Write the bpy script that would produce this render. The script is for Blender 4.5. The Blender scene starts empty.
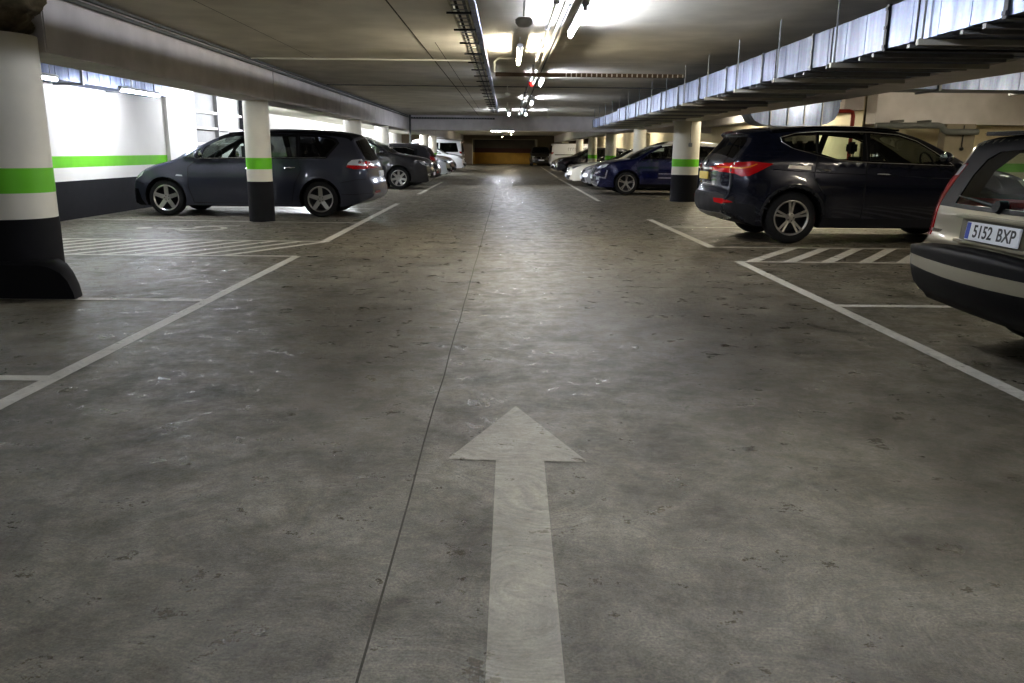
import bpy, bmesh, math, random
from mathutils import Vector, Matrix
from mathutils.bvhtree import BVHTree
from mathutils.geometry import delaunay_2d_cdt
random.seed(7)
S = bpy.context.scene
COL = S.collection
PI = math.pi

# ---------------------------------------------------------------- materials
MATS = {}
def nodes(name):
    m = bpy.data.materials.new(name); m.use_nodes = True
    nt = m.node_tree
    return m, nt, nt.nodes['Principled BSDF']
def lin(c):
    if isinstance(c, str):
        c = [int(c[i:i+2], 16)/255 for i in (0, 2, 4)]
    return tuple((x/12.92 if x <= .04045 else ((x+.055)/1.055)**2.4) for x in c) + (1,)
def mat(name, col, rough=.6, metal=0, coat=0, var=0, scale=8, bump=0, spec=.5, emis=None, estr=0):
    if name in MATS: return MATS[name]
    m, nt, b = nodes(name)
    c = lin(col)
    b.inputs['Roughness'].default_value = rough
    b.inputs['Metallic'].default_value = metal
    b.inputs['Coat Weight'].default_value = coat
    b.inputs['Coat Roughness'].default_value = .06
    b.inputs['Specular IOR Level'].default_value = spec
    tc = nt.nodes.new('ShaderNodeTexCoord')
    nz = nt.nodes.new('ShaderNodeTexNoise'); nz.inputs['Scale'].default_value = scale
    nz.inputs['Detail'].default_value = 6
    nt.links.new(tc.outputs['Object'], nz.inputs['Vector'])
    r = nt.nodes.new('ShaderNodeValToRGB')
    v = max(var, .01)
    r.color_ramp.elements[0].position = .3; r.color_ramp.elements[1].position = .7
    r.color_ramp.elements[0].color = tuple(x*(1-v) for x in c[:3]) + (1,)
    r.color_ramp.elements[1].color = tuple(min(1, x*(1+v)) for x in c[:3]) + (1,)
    nt.links.new(nz.outputs['Fac'], r.inputs['Fac'])
    nt.links.new(r.outputs['Color'], b.inputs['Base Color'])
    if bump:
        bp = nt.nodes.new('ShaderNodeBump'); bp.inputs['Strength'].default_value = bump
        bp.inputs['Distance'].default_value = .02
        nt.links.new(nz.outputs['Fac'], bp.inputs['Height']); nt.links.new(bp.outputs['Normal'], b.inputs['Normal'])
    if emis is not None:
        b.inputs['Emission Color'].default_value = lin(emis); b.inputs['Emission Strength'].default_value = estr
    MATS[name] = m
    return m
def paint(name, col, metal=.45, rough=.33):
    """car paint; the inner face of the shell is dark trim"""
    if name in MATS: return MATS[name]
    m = mat(name, col, rough, metal, coat=.9, var=.06, scale=300)
    nt = m.node_tree; b = nt.nodes['Principled BSDF']; out = nt.nodes['Material Output']
    d = nt.nodes.new('ShaderNodeBsdfDiffuse'); d.inputs['Color'].default_value = (.02, .02, .022, 1)
    g = nt.nodes.new('ShaderNodeNewGeometry'); mx = nt.nodes.new('ShaderNodeMixShader')
    nt.links.new(g.outputs['Backfacing'], mx.inputs['Fac']); nt.links.new(b.outputs[0], mx.inputs[1])
    nt.links.new(d.outputs[0], mx.inputs[2]); nt.links.new(mx.outputs[0], out.inputs['Surface'])
    return m
def glassm(name, tint, amount=.9):
    if name in MATS: return MATS[name]
    m, nt, b = nodes(name); nt.nodes.remove(b); out = nt.nodes['Material Output']
    t = nt.nodes.new('ShaderNodeBsdfTransparent'); t.inputs['Color'].default_value = tuple(tint) + (1,)
    g = nt.nodes.new('ShaderNodeBsdfGlossy'); g.inputs['Roughness'].default_value = .02
    f = nt.nodes.new('ShaderNodeFresnel'); f.inputs['IOR'].default_value = 1.5
    tc = nt.nodes.new('ShaderNodeTexCoord'); nz = nt.nodes.new('ShaderNodeTexNoise'); nz.inputs['Scale'].default_value = 3
    nt.links.new(tc.outputs['Object'], nz.inputs['Vector'])
    mm = nt.nodes.new('ShaderNodeMath'); mm.operation = 'MULTIPLY_ADD'
    mm.inputs[1].default_value = .02; nt.links.new(nz.outputs['Fac'], mm.inputs[0]); fm = nt.nodes.new('ShaderNodeMath'); fm.operation = 'MULTIPLY'; fm.inputs[1].default_value = .75; nt.links.new(f.outputs[0], fm.inputs[0]); nt.links.new(fm.outputs[0], mm.inputs[2])
    mx = nt.nodes.new('ShaderNodeMixShader')
    nt.links.new(mm.outputs[0], mx.inputs['Fac']); nt.links.new(t.outputs[0], mx.inputs[1]); nt.links.new(g.outputs[0], mx.inputs[2])
    nt.links.new(mx.outputs[0], out.inputs['Surface'])
    MATS[name] = m
    return m

# ---------------------------------------------------------------- mesh helpers
def obj(name, bm, m, parent=None, smooth=35, loc=None):
    me = bpy.data.meshes.new(name); bm.normal_update()
    if smooth:
        for f in bm.faces: f.smooth = True
        for e in bm.edges:
            if len(e.link_faces) == 2 and e.calc_face_angle(0) > math.radians(smooth): e.smooth = False
    bm.to_mesh(me); bm.free()
    for x in (m if isinstance(m, (list, tuple)) else [m]): me.materials.append(x)
    o = bpy.data.objects.new(name, me); COL.objects.link(o)
    if loc: o.location = loc
    if parent is not None: o.parent = parent
    return o
def empty(name, loc, rz=0):
    o = bpy.data.objects.new(name, None); COL.objects.link(o); o.location = loc; o.rotation_euler = (0, 0, rz)
    o.empty_display_size = .2
    return o
def tag(o, label, cat, group=None, kind=None):
    o['label'] = label; o['category'] = cat
    if group: o['group'] = group
    if kind: o['kind'] = kind
    return o
def struct(o):
    o['kind'] = 'structure'; return o
def box(bm, x0, x1, y0, y1, z0, z1, mi=0, bev=0):
    r = bmesh.ops.create_cube(bm, size=1)
    for v in r['verts']:
        v.co = Vector(((x0+x1)/2+v.co.x*(x1-x0), (y0+y1)/2+v.co.y*(y1-y0), (z0+z1)/2+v.co.z*(z1-z0)))
    fs = set(f for v in r['verts'] for f in v.link_faces)
    for f in fs: f.material_index = mi
    if bev:
        es = set(e for v in r['verts'] for e in v.link_edges)
        bmesh.ops.bevel(bm, geom=list(es), offset=bev, segments=2, affect='EDGES')
    return bm
def tube(bm, pts, r, n=8, mi=0, closed=False, caps=True):
    pts = [Vector(p) for p in pts]; N = len(pts); rings = []
    up = Vector((0, 0, 1)); prev = None
    for i, p in enumerate(pts):
        a = pts[i-1] if (i or closed) else p; b = pts[(i+1) % N] if (i < N-1 or closed) else p
        t = (b-a)
        if t.length < 1e-9: t = Vector((1, 0, 0))
        t.normalize()
        if prev is None:
            u = t.cross(up)
            if u.length < .1: u = t.cross(Vector((1, 0, 0)))
        else: u = prev - t*prev.dot(t)
        if u.length < 1e-6: u = t.orthogonal()
        u.normalize(); prev = u; w = t.cross(u)
        rr = r[i] if isinstance(r, (list, tuple)) else r
        rings.append([bm.verts.new(p+(u*math.cos(2*PI*k/n)+w*math.sin(2*PI*k/n))*rr) for k in range(n)])
    for i in range(N if closed else N-1):
        A, B = rings[i], rings[(i+1) % N]
        for k in range(n):
            f = bm.faces.new((A[k], A[(k+1) % n], B[(k+1) % n], B[k])); f.material_index = mi
    if caps and not closed:
        bm.faces.new(rings[0][::-1]).material_index = mi; bm.faces.new(rings[-1]).material_index = mi
    return bm
def lathe(bm, prof, n=32, axis='Y', c=(0, 0, 0), mi=0, a0=0, a1=2*PI):
    """prof: (radius, along axis)"""
    c = Vector(c); rings = []
    full = abs(a1-a0-2*PI) < 1e-6; m = n if full else n+1
    for r, h in prof:
        ring = []
        for k in range(m):
            a = a0+(a1-a0)*k/n
            if axis == 'Y': p = Vector((r*math.cos(a), h, r*math.sin(a)))
            else: p = Vector((r*math.cos(a), r*math.sin(a), h))
            ring.append(bm.verts.new(c+p))
        rings.append(ring)
    for A, B in zip(rings, rings[1:]):
        for k in range(m if full else m-1):
            f = bm.faces.new((A[k], A[(k+1) % m], B[(k+1) % m], B[k])); f.material_index = mi
    return bm
def prism(bm, poly, z0, z1, mi=0):
    a = [bm.verts.new((x, y, z0)) for x, y in poly]; b = [bm.verts.new((x, y, z1)) for x, y in poly]
    n = len(a)
    for k in range(n): bm.faces.new((a[k], a[(k+1) % n], b[(k+1) % n], b[k])).material_index = mi
    bm.faces.new(a[::-1]).material_index = mi; bm.faces.new(b).material_index = mi
    bmesh.ops.recalc_face_normals(bm, faces=bm.faces)
    return bm
def textmesh(name, s, size, m, parent, M, ext=.0015, sx=1, align='CENTER', bold=0):
    cu = bpy.data.curves.new(name, 'FONT'); cu.body = s; cu.size = size; cu.extrude = ext
    cu.offset = bold; cu.align_x = align; cu.align_y = 'CENTER'
    t = bpy.data.objects.new('t', cu); COL.objects.link(t)
    bpy.context.view_layer.update()
    me = bpy.data.meshes.new_from_object(t.evaluated_get(bpy.context.evaluated_depsgraph_get()))
    COL.objects.unlink(t); bpy.data.objects.remove(t)
    me.transform(M @ Matrix.Diagonal((sx, 1, 1, 1))); me.materials.clear(); me.materials.append(m); me.name = name
    o = bpy.data.objects.new(name, me); COL.objects.link(o); o.parent = parent
    return o

# ---------------------------------------------------------------- 2D helpers
def inside(p, poly):
    x, y = p; c = False; j = len(poly)-1
    for i in range(len(poly)):
        xi, yi = poly[i]; xj, yj = poly[j]
        if (yi > y) != (yj > y) and x < (xj-xi)*(y-yi)/(yj-yi)+xi: c = not c
        j = i
    return c
def resample(poly, step, closed=True):
    out = []; n = len(poly)
    for i in range(n if closed else n-1):
        a = Vector(poly[i]); b = Vector(poly[(i+1) % n]); k = max(1, int((b-a).length/step+.5))
        for j in range(k): out.append(tuple(a+(b-a)*j/k))
    if not closed: out.append(tuple(poly[-1]))
    return out
def catmull(keys, step=.06):
    P = [Vector(k) for k in keys]; out = []
    for i in range(len(P)-1):
        p0 = P[max(i-1, 0)]; p1 = P[i]; p2 = P[i+1]; p3 = P[min(i+2, len(P)-1)]
        def tj(a, b): return max((b-a).length, 1e-4)**.5
        t0 = 0; t1 = t0+tj(p0, p1); t2 = t1+tj(p1, p2); t3 = t2+tj(p2, p3)
        k = max(1, int((p2-p1).length/step+.5))
        for j in range(k):
            t = t1+(t2-t1)*j/k
            A1 = p0 if t1-t0 < 2e-2 else p0*((t1-t)/(t1-t0))+p1*((t-t0)/(t1-t0))
            A2 = p1*((t2-t)/(t2-t1))+p2*((t-t1)/(t2-t1))
            A3 = p2 if t3-t2 < 2e-2 else p2*((t3-t)/(t3-t2))+p3*((t-t2)/(t3-t2))
            B1 = A1*((t2-t)/(t2-t0))+A2*((t-t0)/(t2-t0)); B2 = A2*((t3-t)/(t3-t1))+A3*((t-t1)/(t3-t1))
            out.append(tuple(B1*((t2-t)/(t2-t1))+B2*((t-t1)/(t2-t1))))
    out.append(tuple(P[-1]))
    return out
def fill(loops, outer, step):
    """constrained triangulation of `outer`, honouring the edges of all loops. returns verts, tris"""
    V = []; E = []
    for lp in [outer]+loops:
        b = len(V); V += [Vector(p) for p in lp]; E += [(b+i, b+(i+1) % len(lp)) for i in range(len(lp))]
    xs = [p[0] for p in outer]; ys = [p[1] for p in outer]
    x = min(xs)+step*.53
    row = 0
    while x < max(xs):
        y = min(ys)+step*(.41 if row % 2 else .87)
        while y < max(ys):
            if inside((x, y), outer): V.append(Vector((x, y)))
            y += step
        x += step*.87; row += 1
    r = delaunay_2d_cdt(V, E, [], 0, 1e-5)
    tris = []
    for f in r[2]:
        c = sum((r[0][i] for i in f), Vector((0, 0)))/len(f)
        if inside(c, outer): tris.append((tuple(f), (c.x, c.y)))
    return [tuple(v) for v in r[0]], tris
TUBE_E = 240; TUBE_W = 230; VIEW = 'Standard'; LOOK = 'Medium High Contrast'; EXPO = 0.25
# ---------------------------------------------------------------- cars
BLACK = mat('black_trim', '0b0b0d', .5, var=.1, spec=.12)
RUBBER = mat('tyre_rubber', '111113', .85, var=.2, scale=30)
CHROME = mat('chrome', 'd8dadd', .12, 1)
ALLOY = mat('alloy', 'a8a7a4', .3, .85)
DARKALLOY = mat('dark_alloy', '35363a', .4, .6)
SEAM = mat('seam', '050506', .8)
REDL = mat('red_lens', '9c0a12', .15, 0, coat=1)
CLEARL = mat('clear_lens', 'c9ced4', .1, .3, coat=1)
AMBER = mat('amber_lens', 'c8761e', .2, 0, coat=1)
PLATEW = mat('plate_white', 'd9dcdf', .4)
PLATEY = mat('plate_yellow', 'd9c878', .4)
PLATEB = mat('plate_blue', '1d3f9e', .4)
PLATEK = mat('plate_black', '1a1a1e', .5)
SEAT = mat('seat_cloth', '1e1e20', .9, var=.2, scale=60)
GL = glassm('car_glass', (.74, .80, .76))
GD = glassm('privacy_glass', (.10, .105, .11))
GF = glassm('far_glass', (.05, .06, .06))

def wheel(parent, x, y, r, w, side, spokes=5, style='single', rimr=None, rm=None, det=1, name='tyre'):
    """side=+1: outer face towards +y"""
    rimr = rimr or r*.72
    n = 40 if det else 24
    bm = bmesh.new(); h = w/2*side
    lathe(bm, [(rimr-.01, -h), (r-.04, -h), (r-.012, -h*.86), (r, -h*.6), (r+.001, 0), (r, h*.6), (r-.012, h*.86), (r-.04, h), (rimr+.015, h*1.02), (rimr-.01, h*.94), (rimr-.015, h*.3)], n)
    for a in (-.3, 0, .3): lathe(bm, [(r+.002, h*a-.004), (r-.012, h*a), (r+.002, h*a+.004)], n)
    bmesh.ops.recalc_face_normals(bm, faces=bm.faces)
    t = obj(name, bm, RUBBER, parent, 40, loc=(x, y, r))
    bm = bmesh.new()
    lathe(bm, [(rimr, h*.98), (rimr-.012, h*1.0), (rimr-.028, h*.86), (rimr-.03, h*.2), (rimr-.04, -h*.6), (.01, -h*.6)], n)
    f0 = len(bm.faces)
    for f in bm.faces:
        if abs(f.calc_center_median().y) < abs(h)*.75 or f.calc_center_median().y*side < 0: f.material_index = 1
    def bar(a, w0, w1, r0, r1, y0, y1, th=.03):
        ca, sa = math.cos(a), math.sin(a)
        vs = []
        for rr, ww, yy in ((r0, w0, y0), (r1, w1, y1)):
            for s in (-1, 1):
                for d in (0, -th*side):
                    u = s*ww/2*(1 if d == 0 else .8)
                    vs.append(bm.verts.new((ca*rr-sa*u, yy+d, sa*rr+ca*u)))
        for q in ((0, 2, 6, 4), (1, 5, 7, 3), (0, 4, 5, 1), (2, 3, 7, 6), (0, 1, 3, 2), (4, 6, 7, 5)):
            bm.faces.new([vs[k] for k in q])
    ro = rimr-.02
    for k in range(spokes):
        a = PI/2+2*PI*k/spokes
        if style == 'single': bar(a, .085, .075, .03, ro, h*.72, h*.92)
        elif style == 'double':
            bar(a-.14, .03, .032, .05, ro, h*.72, h*.92); bar(a+.14, .03, .032, .05, ro, h*.72, h*.92)
            bar(a, .07, .03, .02, .10, h*.72, h*.75)
        elif style == 'vee':
            bar(a+.05, .028, .036, .05, ro, h*.72, h*.92); bar(a-.2, .022, .022, .07, ro, h*.7, h*.9)
    lathe(bm, [(.07, h*.6), (.065, h*.74), (.03, h*.8), (.001, h*.8)], 20)
    for k in range(5):
        a = 2*PI*k/5+.6; lathe(bm, [(.009, h*.82), (.001, h*.83)], 6, c=(.045*math.cos(a), 0, .045*math.sin(a)), mi=1)
    bmesh.ops.recalc_face_normals(bm, faces=bm.faces)
    obj('alloy_rim', bm, [rm or ALLOY, DARKALLOY], t, 30)
    return t

class Car:
    def __init__(s, name, sp, loc, rz, label, cat='car', group=None):
        s.sp = sp; L = s.L = sp['L']; s.hw = sp['W']/2
        s.root = empty(name, loc, rz); tag(s.root, label, cat, group)
        s.det = sp.get('det', 1); s.step = .07 if s.det else .14
        s.paint = sp['paint']; s.glass = sp.get('glass', GL); s.glass2 = sp.get('glass2', s.glass)
        s.build()
    # local x runs front (0) to rear (L); objects are centred on L/2, nose towards -X
    def Wf(s, x, z):
        sp = s.sp; L = s.L; zb = sp['belt']; w = s.hw
        lf = sp.get('lf', .75); lr = sp.get('lr', .6)
        if x < lf: w -= sp.get('pf', .16)*((lf-x)/lf)**2.2
        if x > L-lr: w -= sp.get('pr', .11)*((x-L+lr)/lr)**2.2
        if z > zb:
            u = z-zb; w -= sp.get('tum', .36)*u+.15*u*u
        else:
            u = (zb-z); w -= .035*max(0, (u-.38)/.4)**2*1.2+.012*math.exp(-(u/.06)**2)*0
            w -= .022*max(0, 1-u/.3)**1.5
        for xc in (sp['xf'], sp['xr']):
            d = math.hypot(x-xc, z-sp['r'])
            w += .022*math.exp(-((d-sp['ra']-.02)/.05)**2)
        return max(w, .05)
    def side_outline(s):
        sp = s.sp; top = catmull(sp['top'], s.step*.85)
        zs = sp['sill']; bot = []
        def arch(xc):
            R = sp['ra']; zc = sp['r']; a0 = math.asin(max(-1, min(1, (zs-zc)/R)))
            return [(xc+R*math.cos(a), zc+R*math.sin(a)) for a in [a0+(PI-2*a0)*k/14 for k in range(15)]]
        last = top[-1]; ar = arch(sp['xr']); af = arch(sp['xf'])
        bot += resample([last, (ar[0][0]+.001, zs)], .1, False)[1:-1]+ar
        bot += resample([(ar[-1][0], zs), (af[0][0], zs)], .15, False)[1:-1]+af
        bot += resample([(af[-1][0], zs), top[0]], .1, False)[1:-1]
        return top, bot
    def build(s):
        sp = s.sp; top, bot = s.side_outline(); O = top+bot; N = len(O); nt = len(top)
        nx = []
        for i in range(N):
            a = Vector(O[i-1]); b = Vector(O[(i+1) % N]); t = (b-a).normalized(); nx.append(Vector((t.y, -t.x)))
        # outline goes front-bottom -> up -> over roof -> rear: interior is to the right of travel
        c = []; r = []
        for i in range(N):
            if i < nt and 0 < i < nt-1:
                n = nx[i]; rear = O[i][0] > s.L/2
                c.append(sp.get('crown', .035)*abs(n.y)+(sp.get('cr', .07) if rear else sp.get('cf', .10))*abs(n.x)**1.5); r.append(sp.get('rr', .06))
            else: c.append(0); r.append(.012)
        for _ in range(3):
            c = [(c[i-1]+2*c[i]+c[(i+1) % N])/4 if i < nt else c[i] for i in range(N)]
            r = [(r[i-1]+2*r[i]+r[(i+1) % N])/4 if i < nt else r[i] for i in range(N)]
        nn = nx
        for _ in range(2):
            nn = [(nn[i-1]+nn[i]*2+nn[(i+1) % N]).normalized() if i < nt else nn[i] for i in range(N)]
        Sb = [Vector(O[i])+nn[i]*(c[i]+r[i]) for i in range(N)]
        # relax the inset loop where it would fold
        for _ in range(3):
            for i in range(1, nt-1):
                if (Sb[i+1]-Sb[i]).dot(Vector(O[i+1])-Vector(O[i])) <= 0 or (Sb[i]-Sb[i-1]).dot(Vector(O[i])-Vector(O[i-1])) <= 0:
                    Sb[i] = (Sb[i-1]+Sb[i+1])/2
        ts = [0, .3, .6, .8, .9, 1] if s.det else [0, .5, .9, 1]
        th = [30, 60, 90] if s.det else [45, 90]
        bm = bmesh.new(); glassb = {'windshield': bmesh.new(), 'rear_window': bmesh.new()}
        rows = []
        X0 = s.L/2
        for i in range(N):
            W = s.Wf(Sb[i].x, Sb[i].y); ry = r[i]*.9; o = Vector(O[i]); d = Sb[i]-o; tot = c[i]+r[i]+1e-9
            row = []
            for t in ts: row.append((o+d*(c[i]*t*t/tot), t*(W-ry)))
            for a in th:
                a = math.radians(a); row.append((o+d*((c[i]+r[i]*(1-math.cos(a)))/tot), (W-ry)+ry*math.sin(a)))
            rows.append(row)
        K = len(rows[0]); kg = ts.index(.9)
        wa, wb = sp['ws']; za, zb = sp['rg']
        for sgn in (1, -1):
            V = [[bm.verts.new((p.x-X0, y*sgn, p.y)) for p, y in row] for row in rows]
            GV = {k: {} for k in glassb}
            for i in range(N):
                j = (i+1) % N; mx = (O[i][0]+O[j][0])/2; mz = (O[i][1]+O[j][1])/2
                for k in range(K-1):
                    g = None
                    if i < nt-1 and k < kg:
                        if wa < mx < wb and mz > .7: g = 'windshield'
                        elif mx > s.L*.6 and za < mz < zb and mx > sp.get('rgx', 0): g = 'rear_window'
                    q = [(i, k), (i, k+1), (j, k+1), (j, k)]
                    if g:
                        gb = glassb[g]; D = GV[g]
                        vs = []
                        for ii, kk in q:
                            if (ii, kk) not in D: D[(ii, kk)] = gb.verts.new(V[ii][kk].co)
                            vs.append(D[(ii, kk)])
                        gb.faces.new(vs)
                    else:
                        f = bm.faces.new([V[a][b] for a, b in q])
                        if i >= nt-1: f.material_index = 1
                        for (a0, a1, b0, b1, m_) in sp.get('rib', []):
                            if a0 < mx < a1 and b0 < mz < b1: f.material_index = m_
                        if i < nt-1 and 'blackroof' in sp and mz > sp['blackroof'] and abs(nx[i].x) < .5: f.material_index = 1
        # side surface
        Sl = [tuple(p) for p in Sb]
        wins = [(n, resample(p, .08 if s.det else .2), g) for n, p, g in sp['windows']]
        doors = [(n, resample(p, .1 if s.det else .3)) for n, p in sp.get('doors', [])]
        regs = [(resample(p, .1 if s.det else .3), mi) for p, mi in sp.get('regions', [])]
        loops = [w[1] for w in wins]+[d[1] for d in doors]+[q[0] for q in regs]
        V2, T = fill(loops, Sl, s.step*1.2)
        parts = {}
        for f, cc in T:
            key = ('body', 0)
            for idx, w in enumerate(wins):
                if inside(cc, w[1]): key = ('win', idx); break
            else:
                for idx, d in enumerate(doors):
                    if inside(cc, d[1]): key = ('door', idx); break
            mi = 0
            for p, m_ in regs:
                if inside(cc, p): mi = m_
            parts.setdefault(key, []).append((f, mi))
        mats = [s.paint, BLACK]+sp.get('extra', [])
        s.doors = {}
        for sgn in (1, -1):
            for key, fs in parts.items():
                b2 = bm if key[0] == 'body' else bmesh.new()
                D = {}
                for f, mi in fs:
                    vs = []
                    for i in f:
                        if i not in D:
                            x, z = V2[i]; D[i] = b2.verts.new((x-X0, s.Wf(x, z)*sgn, z))
                        vs.append(D[i])
                    if sgn < 0: vs = vs[::-1]
                    try: b2.faces.new(vs).material_index = mi
                    except ValueError: pass
                if key[0] == 'door': s.doors[(key[1], sgn)] = b2
                if key[0] == 'win': s.doors[('w', key[1], sgn)] = b2
        def orient(b, dirf=None):
            bmesh.ops.recalc_face_normals(b, faces=b.faces)
            tot = sum((f.normal.dot((f.calc_center_median()-Vector((0, 0, .7))))*f.calc_area() for f in b.faces))
            if tot < 0: bmesh.ops.reverse_faces(b, faces=b.faces)
        bmesh.ops.remove_doubles(bm, verts=bm.verts, dist=.0008); bm.normal_update(); orient(bm)
        full = bm.copy()
        for k, b in s.doors.items():
            orient(b)
        # a joined copy to shoot the details onto
        me = bpy.data.meshes.new('tmp'); bv = []; bf = []
        for b in [bm]+list(s.doors.values())+list(glassb.values()):
            b.verts.index_update(); o = len(bv); bv += [v.co.copy() for v in b.verts]; bf += [[v.index+o for v in f.verts] for f in b.faces]
        s.bvh = BVHTree.FromPolygons(bv, bf); full.free()
        s.body = obj('body_shell', bm, mats, s.root, 42)
        for n, b in glassb.items():
            if len(b.faces):
                bmesh.ops.remove_doubles(b, verts=b.verts, dist=.0005); orient(b)
                obj(n, b, s.glass if n == 'windshield' else s.glass2, s.root, 60)
            else: b.free()
        dob = {}
        for (k) in [k for k in s.doors if k[0] != 'w']:
            idx, sgn = k; n, poly = doors[idx]
            b = s.doors[k]
            pts = [s.hit(x-X0, z, 'L' if sgn > 0 else 'R') for x, z in resample(sp['doors'][idx][1], .06)]
            pts = [p for p in pts if p]
            if s.det:
                pl = [p[0]+p[1]*-.0005 for p in pts]; tube(b, pl, .005, 5, len(mats), closed=True)
            dob[k] = obj(n, b, mats+[SEAM], s.root, 42)
            dob[k]['poly'] = 0; del dob[k]['poly']
        for k in [k for k in s.doors if k[0] == 'w']:
            _, idx, sgn = k; n, poly, g = wins[idx]
            cx = sum(p[0] for p in poly)/len(poly); cz = sum(p[1] for p in poly)/len(poly)
            par = s.root
            for di, d in enumerate(doors):
                if inside((cx, cz), d[1]): par = dob[(di, sgn)]
            obj(n, s.doors[k], g or s.glass, par, 60)
        s.dob = dob
        # wheels
        tw = sp.get('tw', .225)
        for x in (sp['xf'], sp['xr']):
            for sg in (1, -1):
                wheel(s.root, x-X0, sg*(s.hw-tw/2-.035), sp['r'], tw, sg, sp.get('spokes', 5), sp.get('style', 'single'), sp.get('rimr'), sp.get('rim'), s.det)
        # underside and cabin
        bm = bmesh.new()
        box(bm, sp['xf']-X0+.45, sp['xr']-X0-.45, -s.hw+.12, s.hw-.12, sp['sill']+.01, sp['sill']+.06)
        box(bm, sp['xf']-X0-.3, sp['xr']-X0+.5, -s.hw+.32, s.hw-.32, sp['sill']+.03, sp['sill']+.2)
        obj('underbody', bm, BLACK, s.root)
        if s.det: s.cabin()
    def cabin(s):
        sp = s.sp; X0 = s.L/2; zb = sp['belt']; xs = sp['seats']
        bm = bmesh.new(); box(bm, sp['ws'][0]-X0-.1, sp['ws'][0]-X0+.35, -s.hw+.14, s.hw-.14, zb-.45, zb-.06, bev=.04)
        obj('dashboard', bm, SEAT, s.root)
        for row, x in enumerate(xs):
            ys = (-.38, .38) if row == 0 else (-.45, 0, .45)
            for y in ys:
                bm = bmesh.new(); x1 = x-X0; w = .25 if row == 0 else .2
                box(bm, x1-.28, x1+.22, y-w, y+w, zb-.62, zb-.48, bev=.04)
                g0 = len(bm.verts)
                box(bm, x1+.14, x1+.27, y-w, y+w, zb-.5, zb+.10, bev=.05)
                box(bm, x1+.22, x1+.31, y-.13, y+.13, zb+.14, zb+.32, bev=.035)
                tube(bm, [(x1+.25, y-.06, zb+.05), (x1+.265, y-.06, zb+.2)], .007); tube(bm, [(x1+.25, y+.06, zb+.05), (x1+.265, y+.06, zb+.2)], .007)
                obj('front_seat' if row == 0 else 'rear_seat', bm, SEAT, s.root)
        bm = bmesh.new(); x1 = xs[0]-X0-.55
        c = Vector((x1, .38*sp.get('drv', 1), zb-.0)); pts = []
        for k in range(24):
            a = 2*PI*k/24; pts.append(c+Vector((math.sin(a)*.07, math.cos(a)*.18, math.sin(a)*.17)))
        tube(bm, pts, .014, 6, closed=True)
        for a in (0, PI, -PI/2): tube(bm, [c, c+Vector((math.sin(a)*.07, math.cos(a)*.18, math.sin(a)*.17))], .012, 6)
        obj('steering_wheel', bm, BLACK, s.root)
    # ray onto the body. view L/R: (x,z); F/B: (y,z); corner views: RL.. (u,z) with u along the diagonal
    def hit(s, u, z, view):
        ang = {'L': 90, 'R': -90, 'F': 180, 'B': 0}.get(view)
        if ang is None:
            k, ang = view  # ('D', angle): rays come from that azimuth; u is measured across
        a = math.radians(ang); d = Vector((-math.cos(a), -math.sin(a), 0))
        if view in ('L', 'R'): o = Vector((u, 0, z))
        elif view in ('F', 'B'): o = Vector((0, u, z))
        else: o = Vector((-math.sin(a), math.cos(a), 0))*u+Vector((0, 0, z))
        o = o-d*6
        h = s.bvh.ray_cast(o, d)
        if h[0] is None:
            return None
        n = h[1]
        if n.dot(d) > 0: n = -n
        return h[0], n
    def patch(s, name, poly, view, m, off=.004, parent=None, th=.02, step=.05, loops=None):
        V, T = fill([], resample(poly, step), step)
        hits = [s.hit(x, z, view) for x, z in V]
        bm = bmesh.new(); vv = [bm.verts.new(h[0]+h[1]*off) if h else None for h in hits]
        for f, c in T:
            vs = [vv[i] for i in f]
            if all(vs):
                try: bm.faces.new(vs)
                except ValueError: pass
        bmesh.ops.delete(bm, geom=[v for v in bm.verts if not v.link_faces], context='VERTS')
        if not len(bm.faces): bm.free(); return None
        bmesh.ops.recalc_face_normals(bm, faces=bm.faces)
        f = bm.faces[0] if hasattr(bm.faces, 'ensure_lookup_table') and not bm.faces.ensure_lookup_table() else None
        ref = next(h for h in hits if h)[1]
        if sum(f.normal.dot(ref)*f.calc_area() for f in bm.faces) < 0: bmesh.ops.reverse_faces(bm, faces=bm.faces)
        es = [e for e in bm.edges if len(e.link_faces) == 1]
        g = bmesh.ops.extrude_edge_only(bm, edges=es)
        nv = [v for v in g['geom'] if isinstance(v, bmesh.types.BMVert)]
        cen = Vector((0, 0, .7))
        for v in nv:
            h = s.bvh.find_nearest(v.co)
            n = h[1]
            if n.dot(v.co-cen) < 0: n = -n
            v.co -= n*(th+off)
        return obj(name, bm, m, parent or s.root, 40)
    def patch2(s, name, poly, m, **k):
        """on both flanks, x measured from the nose"""
        X0 = s.L/2
        return [s.patch(name, [(x-X0, z) for x, z in poly], v, m, **k) for v in 'RL']
    def patchm(s, name, poly, view, m, **k):
        a = s.patch(name, poly, view, m, **k); b = s.patch(name, [(-u, z) for u, z in poly], view, m, **k)
        return a, b
    def corner(s, name, poly, end, m, off=.006, az=35, **k):
        """poly (t,z): t runs round the corner, <0 across the nose or tail, >0 along the flank"""
        ex = 1 if end == 'B' else -1; out = []
        for sg in (1, -1):
            ang = (az if end == 'B' else 180-az)*sg; a = math.radians(ang)
            U = lambda x, y: -math.sin(a)*x+math.cos(a)*y
            uc = U(ex*(s.L/2-.13), sg*(s.hw-.10)); u0 = U(ex*s.L/2, 0); d = 1 if uc > u0 else -1
            out.append(s.patch(name, [(uc+d*t, z) for t, z in poly], ('D', ang), m, off=off, **k))
        return out
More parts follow.
